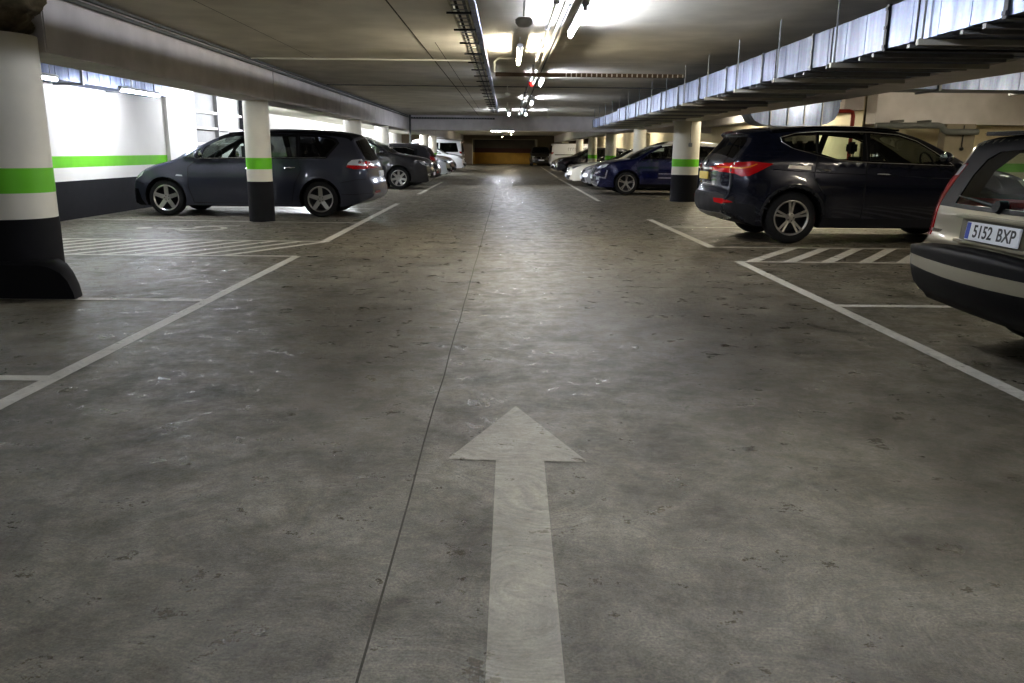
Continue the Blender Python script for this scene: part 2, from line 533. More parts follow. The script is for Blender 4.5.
    def line(s, name, path, view, m, r=.006, parent=None, off=0, closed=False, step=.05):
        X0 = s.L/2 if view in ('L', 'R') else 0
        pts = [s.hit(x-X0, z, view) for x, z in resample(path, step, closed)]
        pts = [p[0]+p[1]*off for p in pts if p]
        if len(pts) < 2: return
        bm = bmesh.new(); tube(bm, pts, r, 6, closed=closed)
        return obj(name, bm, m, parent or s.root, 40)
    def handle(s, x, z, di, m=CHROME, l=.19):
        X0 = s.L/2
        for sg, v in ((1, 'L'), (-1, 'R')):
            pts = []
            for t in range(9):
                u = t/8; h = s.hit(x+l*(u-.5)-X0, z+.008*(u-.5), v)
                if h: pts.append(h[0]+h[1]*(.004+.032*math.sin(PI*u)**.5))
            bm = bmesh.new(); tube(bm, pts, [.008+.007*math.sin(PI*k/8) for k in range(len(pts))], 8)
            obj('door_handle', bm, m, s.dob.get((di, sg), s.root), 40)
    def mirrors(s, x, z, m=None, size=1):
        X0 = s.L/2
        for sg, v in ((1, 'L'), (-1, 'R')):
            h = s.hit(x-X0, z, v)
            if not h: continue
            p = h[0]; bm = bmesh.new()
            r = bmesh.ops.create_uvsphere(bm, u_segments=20, v_segments=12, radius=1)
            for w in r['verts']:
                q = w.co.copy(); fx = .085 if q.x < 0 else .03
                w.co = Vector((q.x*fx, q.y*.115, q.z*.075*(1+.15*q.y*sg)))*size+p+Vector((0, sg*.135, .035))
            tube(bm, [p+Vector((0, -sg*.01, -.01)), p+Vector((-.01, sg*.06, .015))], .022, 8, 1)
            o = obj('wing_mirror', bm, [m or s.paint, BLACK], s.root, 50)
            bm = bmesh.new(); lathe(bm, [(.001, 0), (.9, 0), (1, -.01)], 20)
            for w in bm.verts:
                q = w.co.copy(); w.co = Vector((.031+q.y*.1, q.x*.1, q.z*.062))*size+p+Vector((0, sg*.135, .035))
            obj('mirror_glass', bm, CHROME, o, 40)
    def plate(s, view, z, txt=None, m=PLATEW, y=0, w=.52, h=.11, blue=True, off=.006, tilt=None):
        c = s.hit(y, z, view); up = s.hit(y, z+.05, view); dn = s.hit(y, z-.05, view)
        if not (c and up and dn): return
        sx = 1 if view == 'B' else -1
        upv = (up[0]-dn[0]).normalized() if tilt is None else Vector((math.sin(tilt), 0, math.cos(tilt)))
        right = Vector((0, sx, 0)); nrm = right.cross(upv)
        o = max(c[0].x*sx, (up[0].x+dn[0].x)/2*sx)*sx
        M = Matrix.Translation(Vector((o, y, z))+nrm*off) @ Matrix((right, upv, nrm)).transposed().to_4x4()
        bm = bmesh.new(); box(bm, -w/2, w/2, -h/2, h/2, -.012, .004, bev=.003)
        bm.transform(M); p = obj('number_plate', bm, m, s.root, 30)
        if blue:
            bm = bmesh.new(); box(bm, -w/2+.006, -w/2+.046, -h/2+.006, h/2-.006, 0, .0052); bm.transform(M); obj('blue_strip', bm, PLATEB, p, 30)
        if txt:
            for word, dx in zip(txt.split(' '), (-.082, .146)):
                textmesh('plate_lettering', word, .105, PLATEK, p, M @ Matrix.Translation((dx, -.002, .0045)), ext=.0012, sx=.93, bold=.0016)
        return p, M
# ---------------------------------------------------------------- specs (metres, x from the nose)
PCHAR = paint('paint_charcoal_blue', '353845', .5, .3)
PNAVY = paint('paint_navy', '141829', .45, .22)
PBEIGE = paint('paint_beige', '8f8a78', .5, .34)
PBLUE = paint('paint_deep_blue', '101746', .4, .22)
PGREY = paint('paint_dark_grey', '2b2b2f', .5, .3)
PWHITE = paint('paint_white', 'd6d8dc', 0, .3)
PSILV = paint('paint_silver', 'a9abb0', .6, .3)
PBLK = paint('paint_black_blue', '15171f', .4, .25)
PRED = paint('paint_wine', '571a20', .4, .3)
PBROWN = paint('paint_grey_brown', '3a3631', .4, .35)
CLAD = mat('grey_cladding', '1c1d22', .65, var=.05, spec=.3)
CREAM = paint('paint_ivory', 'd0ccbc', 0, .3)

smax = dict(L=4.77, W=1.86, paint=PCHAR, belt=1.04, sill=.19, xf=.78, xr=3.66, r=.335, ra=.375, tw=.225, glass=GL, glass2=GD,
    spokes=5, style='single', tum=.34, seats=(2.15, 3.0), drv=-1, ws=(.86, 1.92), rg=(1.08, 1.44), pf=.2, pr=.14, cf=.16, cr=.10, blackroof=1.5,
    top=[(.14, .19), (.04, .27), (0, .42), (.015, .56), (.06, .68), (.16, .79), (.32, .885), (.48, .95), (.70, 1.01), (.86, 1.065), (1.0, 1.14), (1.25, 1.27), (1.5, 1.395), (1.72, 1.49), (1.94, 1.555),
         (2.3, 1.60), (2.7, 1.62), (3.2, 1.62), (3.7, 1.60), (4.05, 1.57), (4.27, 1.53), (4.34, 1.50), (4.37, 1.45), (4.47, 1.29), (4.57, 1.12), (4.64, 1.0), (4.67, .86), (4.68, .74), (4.73, .68), (4.76, .56), (4.765, .46), (4.72, .36), (4.55, .27), (4.25, .20)],
    windows=[('quarter_window', [(1.08, 1.07), (1.30, 1.19), (1.54, 1.31), (1.50, 1.22), (1.36, 1.06)], GL),
             ('front_door_window', [(1.50, 1.07), (1.56, 1.22), (1.68, 1.33), (1.88, 1.42), (2.1, 1.465), (2.56, 1.49), (2.60, 1.09)], GL),
             ('rear_door_window', [(2.70, 1.09), (2.68, 1.49), (3.22, 1.49), (3.26, 1.10)], GD),
             ('rear_quarter_window', [(3.33, 1.10), (3.30, 1.485), (3.70, 1.465), (3.92, 1.42), (3.98, 1.36), (3.78, 1.12)], GD)],
    regions=[([(1.46, 1.05), (1.55, 1.26), (1.68, 1.37), (2.0, 1.485), (2.56, 1.52), (3.3, 1.52), (3.75, 1.49), (3.98, 1.44), (4.04, 1.36), (3.80, 1.075), (2.6, 1.06)], 1),
             ([(.0, .15), (.0, .30), (.30, .30), (.42, .15)], 1)],
    doors=[('front_door', [(1.30, .25), (1.22, .55), (1.24, .9), (1.42, 1.045), (1.55, 1.29), (1.7, 1.39), (2.02, 1.5), (2.64, 1.535), (2.65, .25)]),
           ('rear_door', [(2.66, .25), (2.65, 1.535), (3.275, 1.53), (3.29, 1.0), (3.33, .85), (3.2, .62), (3.12, .25)])])

santa = dict(L=4.69, W=1.88, paint=PNAVY, belt=1.12, sill=.23, xf=.90, xr=3.56, r=.368, ra=.415, tw=.235, glass=GL, glass2=GD,
    spokes=5, style='double', rimr=.25, tum=.40, seats=(2.0, 2.95), drv=1, ws=(1.0, 2.1), rg=(1.24, 1.50), pf=.2, pr=.22, lr=.75, cf=.14, cr=.16, crown=.045,
    top=[(.16, .23), (.05, .3), (0, .45), (.01, .65), (.06, .85), (.2, .97), (.45, 1.05), (.8, 1.12), (1.02, 1.165), (1.2, 1.26), (1.43, 1.385), (1.75, 1.53), (2.0, 1.60), (2.2, 1.64), (2.5, 1.66), (3.0, 1.665), (3.5, 1.65), (3.9, 1.62), (4.2, 1.58), (4.33, 1.555), (4.35, 1.53), (4.30, 1.50),
         (4.42, 1.34), (4.53, 1.21), (4.60, 1.12), (4.62, 1.0), (4.62, .86), (4.64, .74), (4.68, .68), (4.69, .58), (4.67, .46), (4.60, .38), (4.4, .30), (4.2, .25)],
    windows=[('front_door_window', [(1.42, 1.13), (1.62, 1.275), (1.85, 1.415), (2.1, 1.50), (2.50, 1.535), (2.54, 1.165)], GL),
             ('rear_door_window', [(2.64, 1.17), (2.60, 1.54), (3.22, 1.535), (3.25, 1.265), (3.0, 1.19)], GL),
             ('rear_quarter_window', [(3.29, 1.275), (3.27, 1.53), (3.5, 1.51), (3.72, 1.465), (3.72, 1.43), (3.60, 1.35), (3.45, 1.30)], GD)],
    regions=[([(1.40, 1.12), (1.62, 1.295), (1.86, 1.44), (2.1, 1.52), (2.5, 1.555), (3.25, 1.555), (3.55, 1.53), (3.76, 1.475), (3.74, 1.41), (3.6, 1.33), (3.3, 1.25), (3.0, 1.175), (2.5, 1.15)], 1),
             ([(.0, .15), (.0, .38), (.46, .38), (.58, .15)], 2), ([(1.3, .15), (1.34, .37), (3.22, .37), (3.28, .15)], 2),
             ([(4.05, .15), (4.10, .55), (4.8, .60), (4.8, .15)], 2)],
    extra=[CLAD],
    doors=[('front_door', [(1.44, .36), (1.36, .6), (1.34, 1.08), (1.62, 1.31), (1.86, 1.455), (2.1, 1.535), (2.56, 1.57), (2.575, .36)]),
           ('rear_door', [(2.585, .36), (2.57, 1.57), (3.26, 1.57), (3.275, 1.15), (3.30, .92), (3.16, .72), (3.08, .36)])])

volvo = dict(L=4.71, W=1.80, paint=PBEIGE, belt=.93, sill=.2, xf=.9, xr=3.66, r=.32, ra=.36, tw=.21, glass=GL, glass2=glassm('estate_glass', (.62, .68, .64)),
    spokes=5, style='single', tum=.30, seats=(2.1, 3.0), drv=-1, ws=(1.2, 1.9), rg=(.965, 1.32), pf=.16, pr=.21, lr=.45, cf=.12, cr=.07, crown=.03, rr=.045, rib=[(4.0, 5, .602, .712, 1), (4.0, 5, .1, .515, 1), (0, .7, .1, .5, 1)],
    top=[(.12, .2), (.03, .28), (0, .45), (.03, .66), (.12, .78), (.5, .88), (1.0, .945), (1.2, .98), (1.5, 1.15), (1.8, 1.30), (2.0, 1.37), (2.3, 1.41), (3.0, 1.42), (3.6, 1.415), (4.0, 1.405), (4.20, 1.392), (4.31, 1.375), (4.345, 1.35),
         (4.38, 1.29), (4.44, 1.17), (4.50, 1.03), (4.53, .955), (4.54, .92), (4.548, .83), (4.555, .73), (4.57, .710), (4.60, .706), (4.66, .705), (4.69, .70), (4.703, .685), (4.708, .655), (4.71, .60), (4.70, .515), (4.68, .46), (4.62, .36), (4.45, .27)],
    windows=[('front_door_window', [(1.55, .97), (1.75, 1.12), (2.05, 1.27), (2.5, 1.29), (2.5, .97)], GL),
             ('rear_door_window', [(2.6, .97), (2.6, 1.29), (3.3, 1.29), (3.42, .99)], GL),
             ('rear_quarter_window', [(3.55, .99), (3.45, 1.285), (3.98, 1.27), (4.1, 1.15), (4.15, 1.0)], GL)],
    regions=[([(1.5, .955), (1.72, 1.13), (2.02, 1.30), (3.4, 1.31), (4.05, 1.29), (4.2, 1.0), (4.18, .955)], 1), ([(4.04, .1), (4.04, .515), (4.9, .515), (4.9, .1)], 1), ([(4.04, .602), (4.04, .712), (4.9, .712), (4.9, .602)], 1), ([(4.20, .93), (4.16, 1.35), (4.9, 1.4), (4.9, .96), (4.4, .93)], 1)],
    doors=[('front_door', [(1.35, .3), (1.30, .9), (1.5, .96), (1.72, 1.15), (2.02, 1.315), (2.55, 1.325), (2.55, .3)]),
           ('rear_door', [(2.56, .3), (2.56, 1.325), (3.4, 1.325), (3.5, .9), (3.3, .6), (3.2, .3)])])

def generic(kind, L, H, pc, **k):
    base = {'suv': ([(.10, .22), (.02, .30), (0, .48), (.02, .68), (.07, .82), (.2, .93), (.55, 1.02), (.95, 1.08), (1.15, 1.13), (1.45, 1.29), (1.75, 1.44), (2.05, 1.56), (2.35, 1.61), (2.9, 1.62), (3.5, 1.60), (3.95, 1.55), (4.08, 1.52), (4.2, 1.35), (4.33, 1.13), (4.38, .98), (4.40, .80), (4.46, .70), (4.50, .55), (4.47, .40), (4.35, .27), (4.2, .22)], 4.5, 1.62, 1.06, (1.1, 2.2), (1.14, 1.47)),
            'hatch': ([(.12, .19), (.03, .26), (0, .42), (.03, .58), (.1, .70), (.3, .80), (.7, .90), (1.0, .96), (1.15, 1.0), (1.5, 1.18), (1.8, 1.32), (2.05, 1.41), (2.4, 1.465), (2.9, 1.475), (3.4, 1.44), (3.75, 1.38), (3.85, 1.34), (3.98, 1.18), (4.10, 1.0), (4.15, .9), (4.17, .75), (4.25, .62), (4.28, .5), (4.25, .36), (4.1, .24), (3.95, .19)], 4.28, 1.475, .95, (1.1, 2.1), (.98, 1.31)),
            'van': ([(.10, .22), (.02, .30), (0, .48), (.02, .75), (.10, .92), (.35, 1.06), (.7, 1.16), (.95, 1.24), (1.2, 1.45), (1.45, 1.68), (1.65, 1.84), (1.9, 1.93), (2.3, 1.96), (3.5, 1.97), (4.7, 1.96), (4.82, 1.93), (4.86, 1.8), (4.92, 1.3), (4.96, .8), (5.0, .6), (5.0, .45), (4.93, .3), (4.8, .24)], 5.0, 1.97, 1.12, (.98, 1.62), (1.2, 1.8))}[kind]
    top, L0, H0, belt, ws, rg = base; sx = L/L0; sz = H/H0
    sft = k.get('shift', 0)
    def wp(x):
        if x < .6 or x > 2.9: return x
        return x+sft*((x-.6)/.5 if x < 1.1 else 1 if x < 1.6 else (2.9-x)/1.3)
    sc = lambda p: (wp(p[0])*sx, p[1]*sz)
    W = k.get('W', 1.82)
    d = dict(L=L, W=W, paint=pc, belt=belt*sz, sill=.21, xf=k.get('xf', .92*sx), xr=L-.95*sx, r=k.get('r', .335), ra=k.get('r', .335)+.04, glass=k.get('glass', GL), glass2=GD, tum=.34 if kind != 'van' else .12,
             ws=(wp(ws[0])*sx, wp(ws[1])*sx), rg=(rg[0]*sz, rg[1]*sz), top=[sc(p) for p in top], det=k.get('det', 0), seats=(2.1*sx, 3.0*sx), spokes=k.get('spokes', 7), style=k.get('style', 'single'), pf=.22, pr=.16, cf=.15, cr=.1, rgx=3*sx)
    zb = belt*sz+.03; zt = (H-.155) if kind != 'van' else H-.25
    if kind == 'van':
        d['windows'] = [('front_door_window', [(1.25*sx, zb), (1.6*sx, zt-.06), (2.1*sx, zt-.04), (2.1*sx, zb)], GF)]
        if k.get('sidewin'): d['windows'] += [('side_window', [(2.25*sx, zb), (2.25*sx, zt), (3.35*sx, zt), (3.35*sx, zb)], GF), ('side_window', [(3.45*sx, zb), (3.45*sx, zt), (4.5*sx, zt), (4.62*sx, zb+.1), (4.6*sx, zb)], GF)]
        d['doors'] = [('front_door', [(1.2*sx, .35), (1.15*sx, 1.1), (1.5*sx, zt+.02), (2.18*sx, zt+.04), (2.18*sx, .35)])]
        d['regions'] = []
    else:
        d['windows'] = [('front_door_window', [(1.48*sx, zb), (1.72*sx, zt-.17*sz), (2.0*sx, zt-.06*sz), (2.38*sx, zt), (2.42*sx, zb)], GL),
                        ('rear_door_window', [(2.52*sx, zb), (2.48*sx, zt), (3.1*sx, zt-.01), (3.36*sx, zt-.10*sz), (3.42*sx, zb+.08)], GD),]
        if kind == 'suv': d['windows'].append(('rear_quarter_window', [(3.52*sx, zb+.10), (3.44*sx, zt-.06), (3.7*sx, zt-.08), (3.86*sx, zt-.2)], GD))
        d['doors'] = [('front_door', [(1.32*sx, .34), (1.25*sx, .9*sz), (1.45*sx, zb-.01), (1.7*sx, zt-.15*sz), (2.0*sx, zt-.03*sz), (2.44*sx, zt+.03), (2.46*sx, .34)]),
                      ('rear_door', [(2.47*sx, .34), (2.46*sx, zt+.03), (3.12*sx, zt+.02), (3.48*sx, zt-.1), (3.5*sx, .9*sz), (3.25*sx, .6), (3.15*sx, .34)])]
        d['regions'] = [([(1.44*sx, zb-.02), (1.7*sx, zt-.155*sz), (1.98*sx, zt-.04*sz), (2.4*sx, zt+.02), (3.12*sx, zt+.01), (3.5*sx, zt-.05), (3.5*sx, zb+.04), (3.3*sx, zb-.02)], 1),
                        ([(1.3*sx, .1), (1.3*sx, .32), (3.2*sx, .32), (3.2*sx, .1)], 1)]
    if sft:
        f = lambda P: [(wp(x/sx)*sx, z) for x, z in P]
        d['windows'] = [(n, f(P), g) for n, P, g in d['windows']]; d['doors'] = [(n, f(P)) for n, P in d['doors']]; d['regions'] = [(f(P), m) for P, m in d['regions']]
    d.update(k.get('over', {}))
    return d
def front_kit(c, H=1, hz=.74, grille=None, fog=True, plate=True, drl=None, hw=.16):
    """headlights, grille, bumper intake of a nose"""
    w = c.hw; z = hz
    c.corner('headlight', [(-.20, z-.04), (-.20, z+.03), (0, z+.07), (.16, z+.10), (.22, z+.11), (.14, z+.02), (0, z-.04)], 'F', CLEARL, step=.05)
    c.corner('headlight_inner', [(-.12, z-.02), (-.12, z+.02), (.06, z+.05), (.06, z+.0)], 'F', DARKALLOY, off=.011, step=.04)
    c.patch('grille', [(-.42, z-.03), (.42, z-.03), (.33, z-.2), (-.33, z-.2)], 'F', grille or BLACK, off=.006, step=.06)
    c.patch('badge', [(.06*math.cos(k), z-.10+.06*math.sin(k)) for k in [i*PI/5 for i in range(10)]], 'F', CHROME, off=.014, step=.05)
    c.patch('lower_intake', [(-.6, z-.42), (-.52, z-.28), (.52, z-.28), (.6, z-.42)], 'F', BLACK, off=.006, step=.06)
    if fog:
        c.patchm('fog_light', [(.58, z-.36), (.58, z-.27), (.74, z-.26), (.74, z-.36)], 'F', drl or BLACK, off=.007, step=.05)
    if plate: c.plate('F', z-.29, None, PLATEW, blue=True)
def rear_kit(c, z=.9, plate=None, lamps=True):
    w = c.hw
    c.corner('tail_light', [(-.26, z-.04), (-.24, z+.06), (0, z+.09), (.16, z+.09), (.12, z-.02), (0, z-.06)], 'B', REDL, step=.05)
    c.patchm('reflector', [(.5, .44), (.5, .49), (.72, .49), (.72, .44)], 'B', REDL, off=.005, step=.06)
    c.patch('bumper_trim', [(-.7, .28), (-.75, .38), (.75, .38), (.7, .28)], 'B', BLACK, off=.005, step=.07)
    c.plate('B', z-.12, None, PLATEW, blue=True)

# ---------- charcoal people carrier, nose to the left wall
c = Car('people_carrier', smax, (-7.15+4.77/2, 16.05, 0), 0, 'charcoal blue people carrier parked nose to the left wall behind the slim column', 'car')
c.patch2('headlight', [(.085, .655), (.13, .76), (.25, .86), (.42, .90), (.44, .86), (.36, .74), (.20, .655)], CLEARL, off=.005)
c.corner('front_bumper_intake', [(-.16, .27), (-.14, .50), (.08, .50), (.10, .30)], 'F', BLACK)
c.patch('grille', [(-.45, .50), (-.5, .66), (.5, .66), (.45, .50)], 'F', BLACK); c.patch('lower_intake', [(-.5, .26), (-.5, .42), (.5, .42), (.5, .26)], 'F', BLACK)
c.plate('F', .46, None)
tl = c.patch2('tail_light', [(4.17, .925), (4.20, 1.0), (4.28, 1.06), (4.45, 1.075), (4.60, 1.03), (4.66, .98), (4.66, .91), (4.5, .895), (4.3, .89)], CLEARL, off=.006)
c.patch2('tail_light_lens', [(4.17, .925), (4.19, .965), (4.40, .96), (4.66, .94), (4.66, .91), (4.5, .895), (4.3, .89)], REDL, off=.012)
c.patchm('tail_light', [(.56, .90), (.56, .95), (.68, 1.04), (.9, 1.04), (.9, .90)], 'B', REDL, off=.005)
c.plate('B', .80, None); c.patchm('reflector', [(.5, .46), (.5, .50), (.75, .50), (.75, .46)], 'B', REDL)
c.line('bumper_crease', [(4.02, .42), (4.3, .43), (4.7, .46)], 'R', SEAM, .004); c.line('bumper_crease', [(4.02, .42), (4.3, .43), (4.7, .46)], 'L', SEAM, .004)
for v in 'LR':
    c.line('bonnet_seam', [(.46, .9), (.8, 1.0), (1.1, 1.05)], v, SEAM, .004)
    c.line('tailgate_seam', [(4.34, 1.42), (4.42, 1.25), (4.5, 1.09)], v, SEAM, .004)
    c.line('bumper_seam', [(.10, .64), (.28, .62), (.40, .58)], v, SEAM, .004); c.line('bumper_seam', [(4.05, .64), (4.35, .70), (4.62, .72)], v, SEAM, .004)
    c.line('roof_rail', [(2.0, 1.50), (2.6, 1.545), (3.3, 1.545), (3.9, 1.50)], v, BLACK, .014, off=.02)
    c.line('window_trim', [(1.48, 1.06), (2.0, 1.075), (3.0, 1.085), (3.8, 1.095)], v, CHROME, .005)
c.handle(2.38, .885, 0); c.handle(3.12, .905, 1)
c.mirrors(1.50, 1.09)
c.patch2('indicator', [(1.0, .74), (1.02, .77), (1.12, .76), (1.13, .735)], CLEARL, off=.004, step=.03)

# ---------- navy SUV, nose to the right, between the hatched bay and the pillar
c = Car('navy_suv', santa, (7.60-4.69/2, 12.27, 0), PI, 'dark navy SUV with red wraparound tail lights parked nose in on the right', 'car')
c.patch2('tail_light', [(4.60, 1.055), (4.42, 1.125), (4.17, 1.145), (3.88, 1.115), (4.03, 1.03), (4.2, .945), (4.31, .935), (4.39, .97), (4.60, 1.01)], REDL, off=.008, step=.04)
c.patch2('light_strip', [(4.55, 1.055), (4.3, 1.04), (4.2, 1.06), (4.1, 1.11), (4.12, 1.115), (4.22, 1.075), (4.32, 1.055), (4.55, 1.07)], AMBER, off=.013, step=.03)
c.corner('tail_light_inner', [(-.34, 1.02), (-.30, 1.09), (-.1, 1.12), (.02, 1.12), (.02, 1.0), (-.2, .99)], 'B', REDL)
c.patchm('reflector', [(.60, .565), (.58, .625), (.80, .625), (.86, .575), (.80, .55)], 'B', REDL, off=.006)
c.patch('bumper_cladding', [(-.85, .27), (-.87, .66), (-.6, .70), (.6, .70), (.87, .66), (.85, .27)], 'B', CLAD, off=.004)
c.patchm('reflector', [(.60, .575), (.58, .625), (.80, .625), (.86, .585), (.80, .56)], 'B', REDL, off=.012)
c.patch('skid_plate', [(-.78, .36), (-.72, .42), (.72, .42), (.78, .36), (.6, .33), (-.6, .33)], 'B', ALLOY, off=.010)
for y in (.58, .68, -.58, -.68):
    bm = bmesh.new(); lathe(bm, [(.026, -.05), (.032, 0), (.026, .004), (.024, -.05)], 16); bm.transform(Matrix.Translation((c.hit(y, .36, 'B')[0].x-.005, y, .355)) @ Matrix.Rotation(-PI/2, 4, 'Z'))
    obj('exhaust_tip', bm, CHROME, c.root)
c.plate('B', .93, None, PLATEY, blue=False, w=.50); c.patch('plate_trim', [(-.36, 1.02), (-.36, 1.045), (.36, 1.045), (.36, 1.02)], 'B', CHROME, off=.012)
c.patch('badge', [(.075*math.cos(k), 1.12+.045*math.sin(k)) for k in [i*PI/6 for i in range(12)]], 'B', CHROME, off=.012, step=.04)
c.patch('nameplate', [(-.60, .83), (-.60, .855), (-.34, .855), (-.34, .83)], 'B', CHROME, off=.008, step=.04)
WIN = [(1.36, 1.115), (1.62, 1.30), (1.86, 1.445), (2.1, 1.525), (2.5, 1.56), (3.25, 1.56), (3.55, 1.535), (3.77, 1.475), (3.75, 1.41), (3.6, 1.325), (3.3, 1.245), (3.0, 1.172), (2.5, 1.143)]
for v in 'LR':
    c.line('window_trim', WIN, v, CHROME, .007, closed=True)
    c.line('bonnet_seam', [(.3, .98), (.8, 1.06), (1.2, 1.12)], v, SEAM, .004)
    c.line('roof_rail', [(2.1, 1.565), (2.6, 1.60), (3.3, 1.60), (3.9, 1.545)], v, BLACK, .016, off=.025)
    c.line('tailgate_seam', [(4.25, 1.44), (4.36, 1.2), (4.42, 1.13)], v, SEAM, .004); c.line('bumper_seam', [(4.06, .62), (4.2, .68), (4.6, .72)], v, SEAM, .004)
    c.line('crease', [(1.3, .93), (2.2, .975), (3.2, 1.0), (3.9, 1.04)], v, PNAVY, .008, off=-.002)
c.handle(2.33, .985, 0); c.handle(3.17, 1.035, 1)
c.patch2('fuel_flap', [(3.35, 1.035), (3.35, 1.085), (3.66, 1.10), (3.68, 1.055)], ALLOY, off=.003, step=.04)
c.mirrors(1.55, 1.19, PNAVY)
c.patch2('wheel_arch_trim', [(3.56+a*math.cos(t), .368+a*math.sin(t)) for a, ts_ in ((.47, range(0, 13)), (.412, range(12, -1, -1))) for t in [PI*(.02+.96*k/12) for k in ts_]], CLAD, off=.008, step=.04)
c.patch('rear_spoiler', [(-.5, 1.585), (-.5, 1.60), (.5, 1.60), (.5, 1.585)], 'B', BLACK, off=.004); c.patch('brake_light', [(-.14, 1.545), (-.14, 1.565), (.14, 1.565), (.14, 1.545)], 'B', REDL, off=.006, step=.03)
front_kit(c, hz=.82, drl=CLEARL)

# ---------- beige estate, right foreground
c = Car('beige_estate', volvo, (2.69+4.71/2, 4.655, 0), PI, 'beige estate car with black bumper and plate 5152 BXP in the right foreground', 'car')
for s_, v in ((1, ('D', 40)), (-1, ('D', -40))):
    a = math.radians(40)
    def U(x, y): return -math.sin(a)*(x-2.355)*s_+math.cos(a)*y*s_ if s_ > 0 else -(-math.sin(a)*(x-2.355)+math.cos(a)*y)
    P_ = [(4.50, .80, .725), (4.50, .80, .95), (4.44, .75, 1.08), (4.40, .71, 1.2), (4.34, .72, 1.2), (4.33, .77, 1.08), (4.34, .84, .95), (4.34, .88, .725)]
    c.patch('tail_light', [((-math.sin(a)*(x-2.355)+math.cos(a)*y)*s_, z) for x, y, z in P_], v, REDL, off=.007, step=.04)
    c.patch('reversing_lens', [((-math.sin(a)*(x-2.355)+math.cos(a)*y)*s_, z) for x, y, z in [(4.42, .745, 1.12), (4.40, .72, 1.19), (4.36, .735, 1.19), (4.38, .77, 1.12)]], v, CLEARL, off=.011, step=.03)
for sg in (1, -1):
    c.patch('rear_pillar_trim', [(sg*u, z) for u, z in [(.54, .925), (.81, .925), (.80, .99), (.74, 1.2), (.68, 1.36), (0, 1.372), (0, 1.29), (.34, 1.275), (.44, 1.23), (.50, 1.13)]], 'B', BLACK, off=.005, th=.004)
c.patch('window_ledge_trim', [(-.72, .925), (-.72, .95), (.72, .95), (.72, .925)], 'B', BLACK, off=.010)
c.patch('plate_recess', [(-.36, .735), (-.37, .895), (.37, .895), (.36, .735)], 'B', mat('recess_beige', '5c5848', .5), off=.004)
bm = bmesh.new(); h = c.hit(0, .88, 'B')[0]
box(bm, h.x-.02, h.x+.035, -.38, .38, .875, .90, bev=.008); obj('boot_handle', bm, PBEIGE, c.root)
bm = bmesh.new(); h = c.hit(0, .73, 'B')[0]; box(bm, h.x-.03, h.x+.03, -.37, .37, .725, .742, bev=.006); obj('recess_ledge', bm, PBEIGE, c.root)
c.plate('B', .803, '5152 BXP', PLATEW, off=.016, tilt=-.11, w=.52)
M = Matrix.Translation(c.hit(-.70, .765, 'B')[0]+Vector((.004, 0, 0))) @ Matrix(((0, 0, 1), (1, 0, 0), (0, 1, 0))).to_4x4()
bm = bmesh.new()
for k, (a, b) in enumerate(((-.065, -.04), (-.036, -.014), (-.010, .012), (.016, .038), (.042, .066))):
    box(bm, a, b, -.011, .011, 0, .004)
bm.transform(M); obj('chrome_nameplate', bm, CHROME, c.root)
wp = [c.hit(y, z, 'B')[0]+Vector((.02, 0, 0)) for y, z in ((.03, .955), (-.25, .985), (-.5, 1.0))]
bm = bmesh.new(); tube(bm, [c.hit(0, .955, 'B')[0]-Vector((.02, 0, 0)), c.hit(0, .965, 'B')[0]+Vector((.035, 0, 0))], [.045, .035], 16); tube(bm, wp, [.016, .01, .006], 8)
obj('rear_wiper', bm, BLACK, c.root)
bm = bmesh.new(); box(bm, 4.22-2.355, 4.37-2.355, -.55, .55, 1.375, 1.398, bev=.010); obj('rear_spoiler', bm, BLACK, c.root)
for s_ in (1, -1):
    bm = bmesh.new(); tube(bm, [(3.75-2.355, s_*.60, 1.385), (3.66-2.355, s_*.60, 1.44), (3.5-2.355, s_*.60, 1.455), (2.3-2.355, s_*.59, 1.46), (2.1-2.355, s_*.59, 1.40)], .017, 8); obj('roof_rail', bm, BLACK, c.root)
    bm = bmesh.new(); box(bm, -1.65+2.355-3.2, -1.45+2.355-3.2, 0, .01, 0, .01)
    bm.free()
for v in 'LR':
    c.line('door_trim', [(1.2, .48), (2.2, .49), (3.25, .48)], v, BLACK, .012)
c.handle(2.38, .84, 0, BLACK); c.handle(3.25, .84, 1, BLACK); c.mirrors(1.62, .98, PBEIGE)
front_kit(c, hz=.66)

# ---------- further cars, left row
def suv_light(c, hz=.8): front_kit(c, hz=hz, drl=CLEARL)
sp = generic('suv', 4.7, 1.70, PGREY, xf=1.08, r=.36, det=1, spokes=7, W=1.88)
c = Car('grey_crossover', sp, (-2.43-4.7/2, 27.3, 0), PI, 'dark grey crossover backed into the left row, nose to the aisle, silver wheels', 'car')
front_kit(c, hz=.78, drl=CHROME, grille=CHROME); c.mirrors(1.62, 1.14); c.handle(2.35, 1.0, 0); c.handle(3.3, 1.02, 1)
sp = generic('hatch', 4.3, 1.50, PGREY, det=1, spokes=5)
c = Car('dark_hatchback', sp, (-2.46-4.3/2, 30.4, 0), 0, 'dark grey hatchback with red tail lights beside the grey crossover in the left row', 'car')
rear_kit(c, .93); c.mirrors(1.55, 1.0)
for v in 'LR': c.line('window_trim', [(1.5, 1.0), (1.9, 1.27), (2.4, 1.345), (3.1, 1.33), (3.4, 1.24)], v, CHROME, .01)
sp = generic('suv', 4.4, 1.56, PWHITE, W=1.84)
c = Car('white_crossover', sp, (-2.5-4.4/2, 36.6, 0), PI, 'white crossover in the left row facing the aisle with black bumper slot', 'car'); front_kit(c, hz=.75, drl=BLACK)
sp = generic('suv', 4.3, 1.55, PRED, W=1.8)
c = Car('red_car', sp, (-2.55-4.3/2, 40.2, 0), PI, 'dark red car just past the white crossover in the left row', 'car'); front_kit(c, hz=.75)
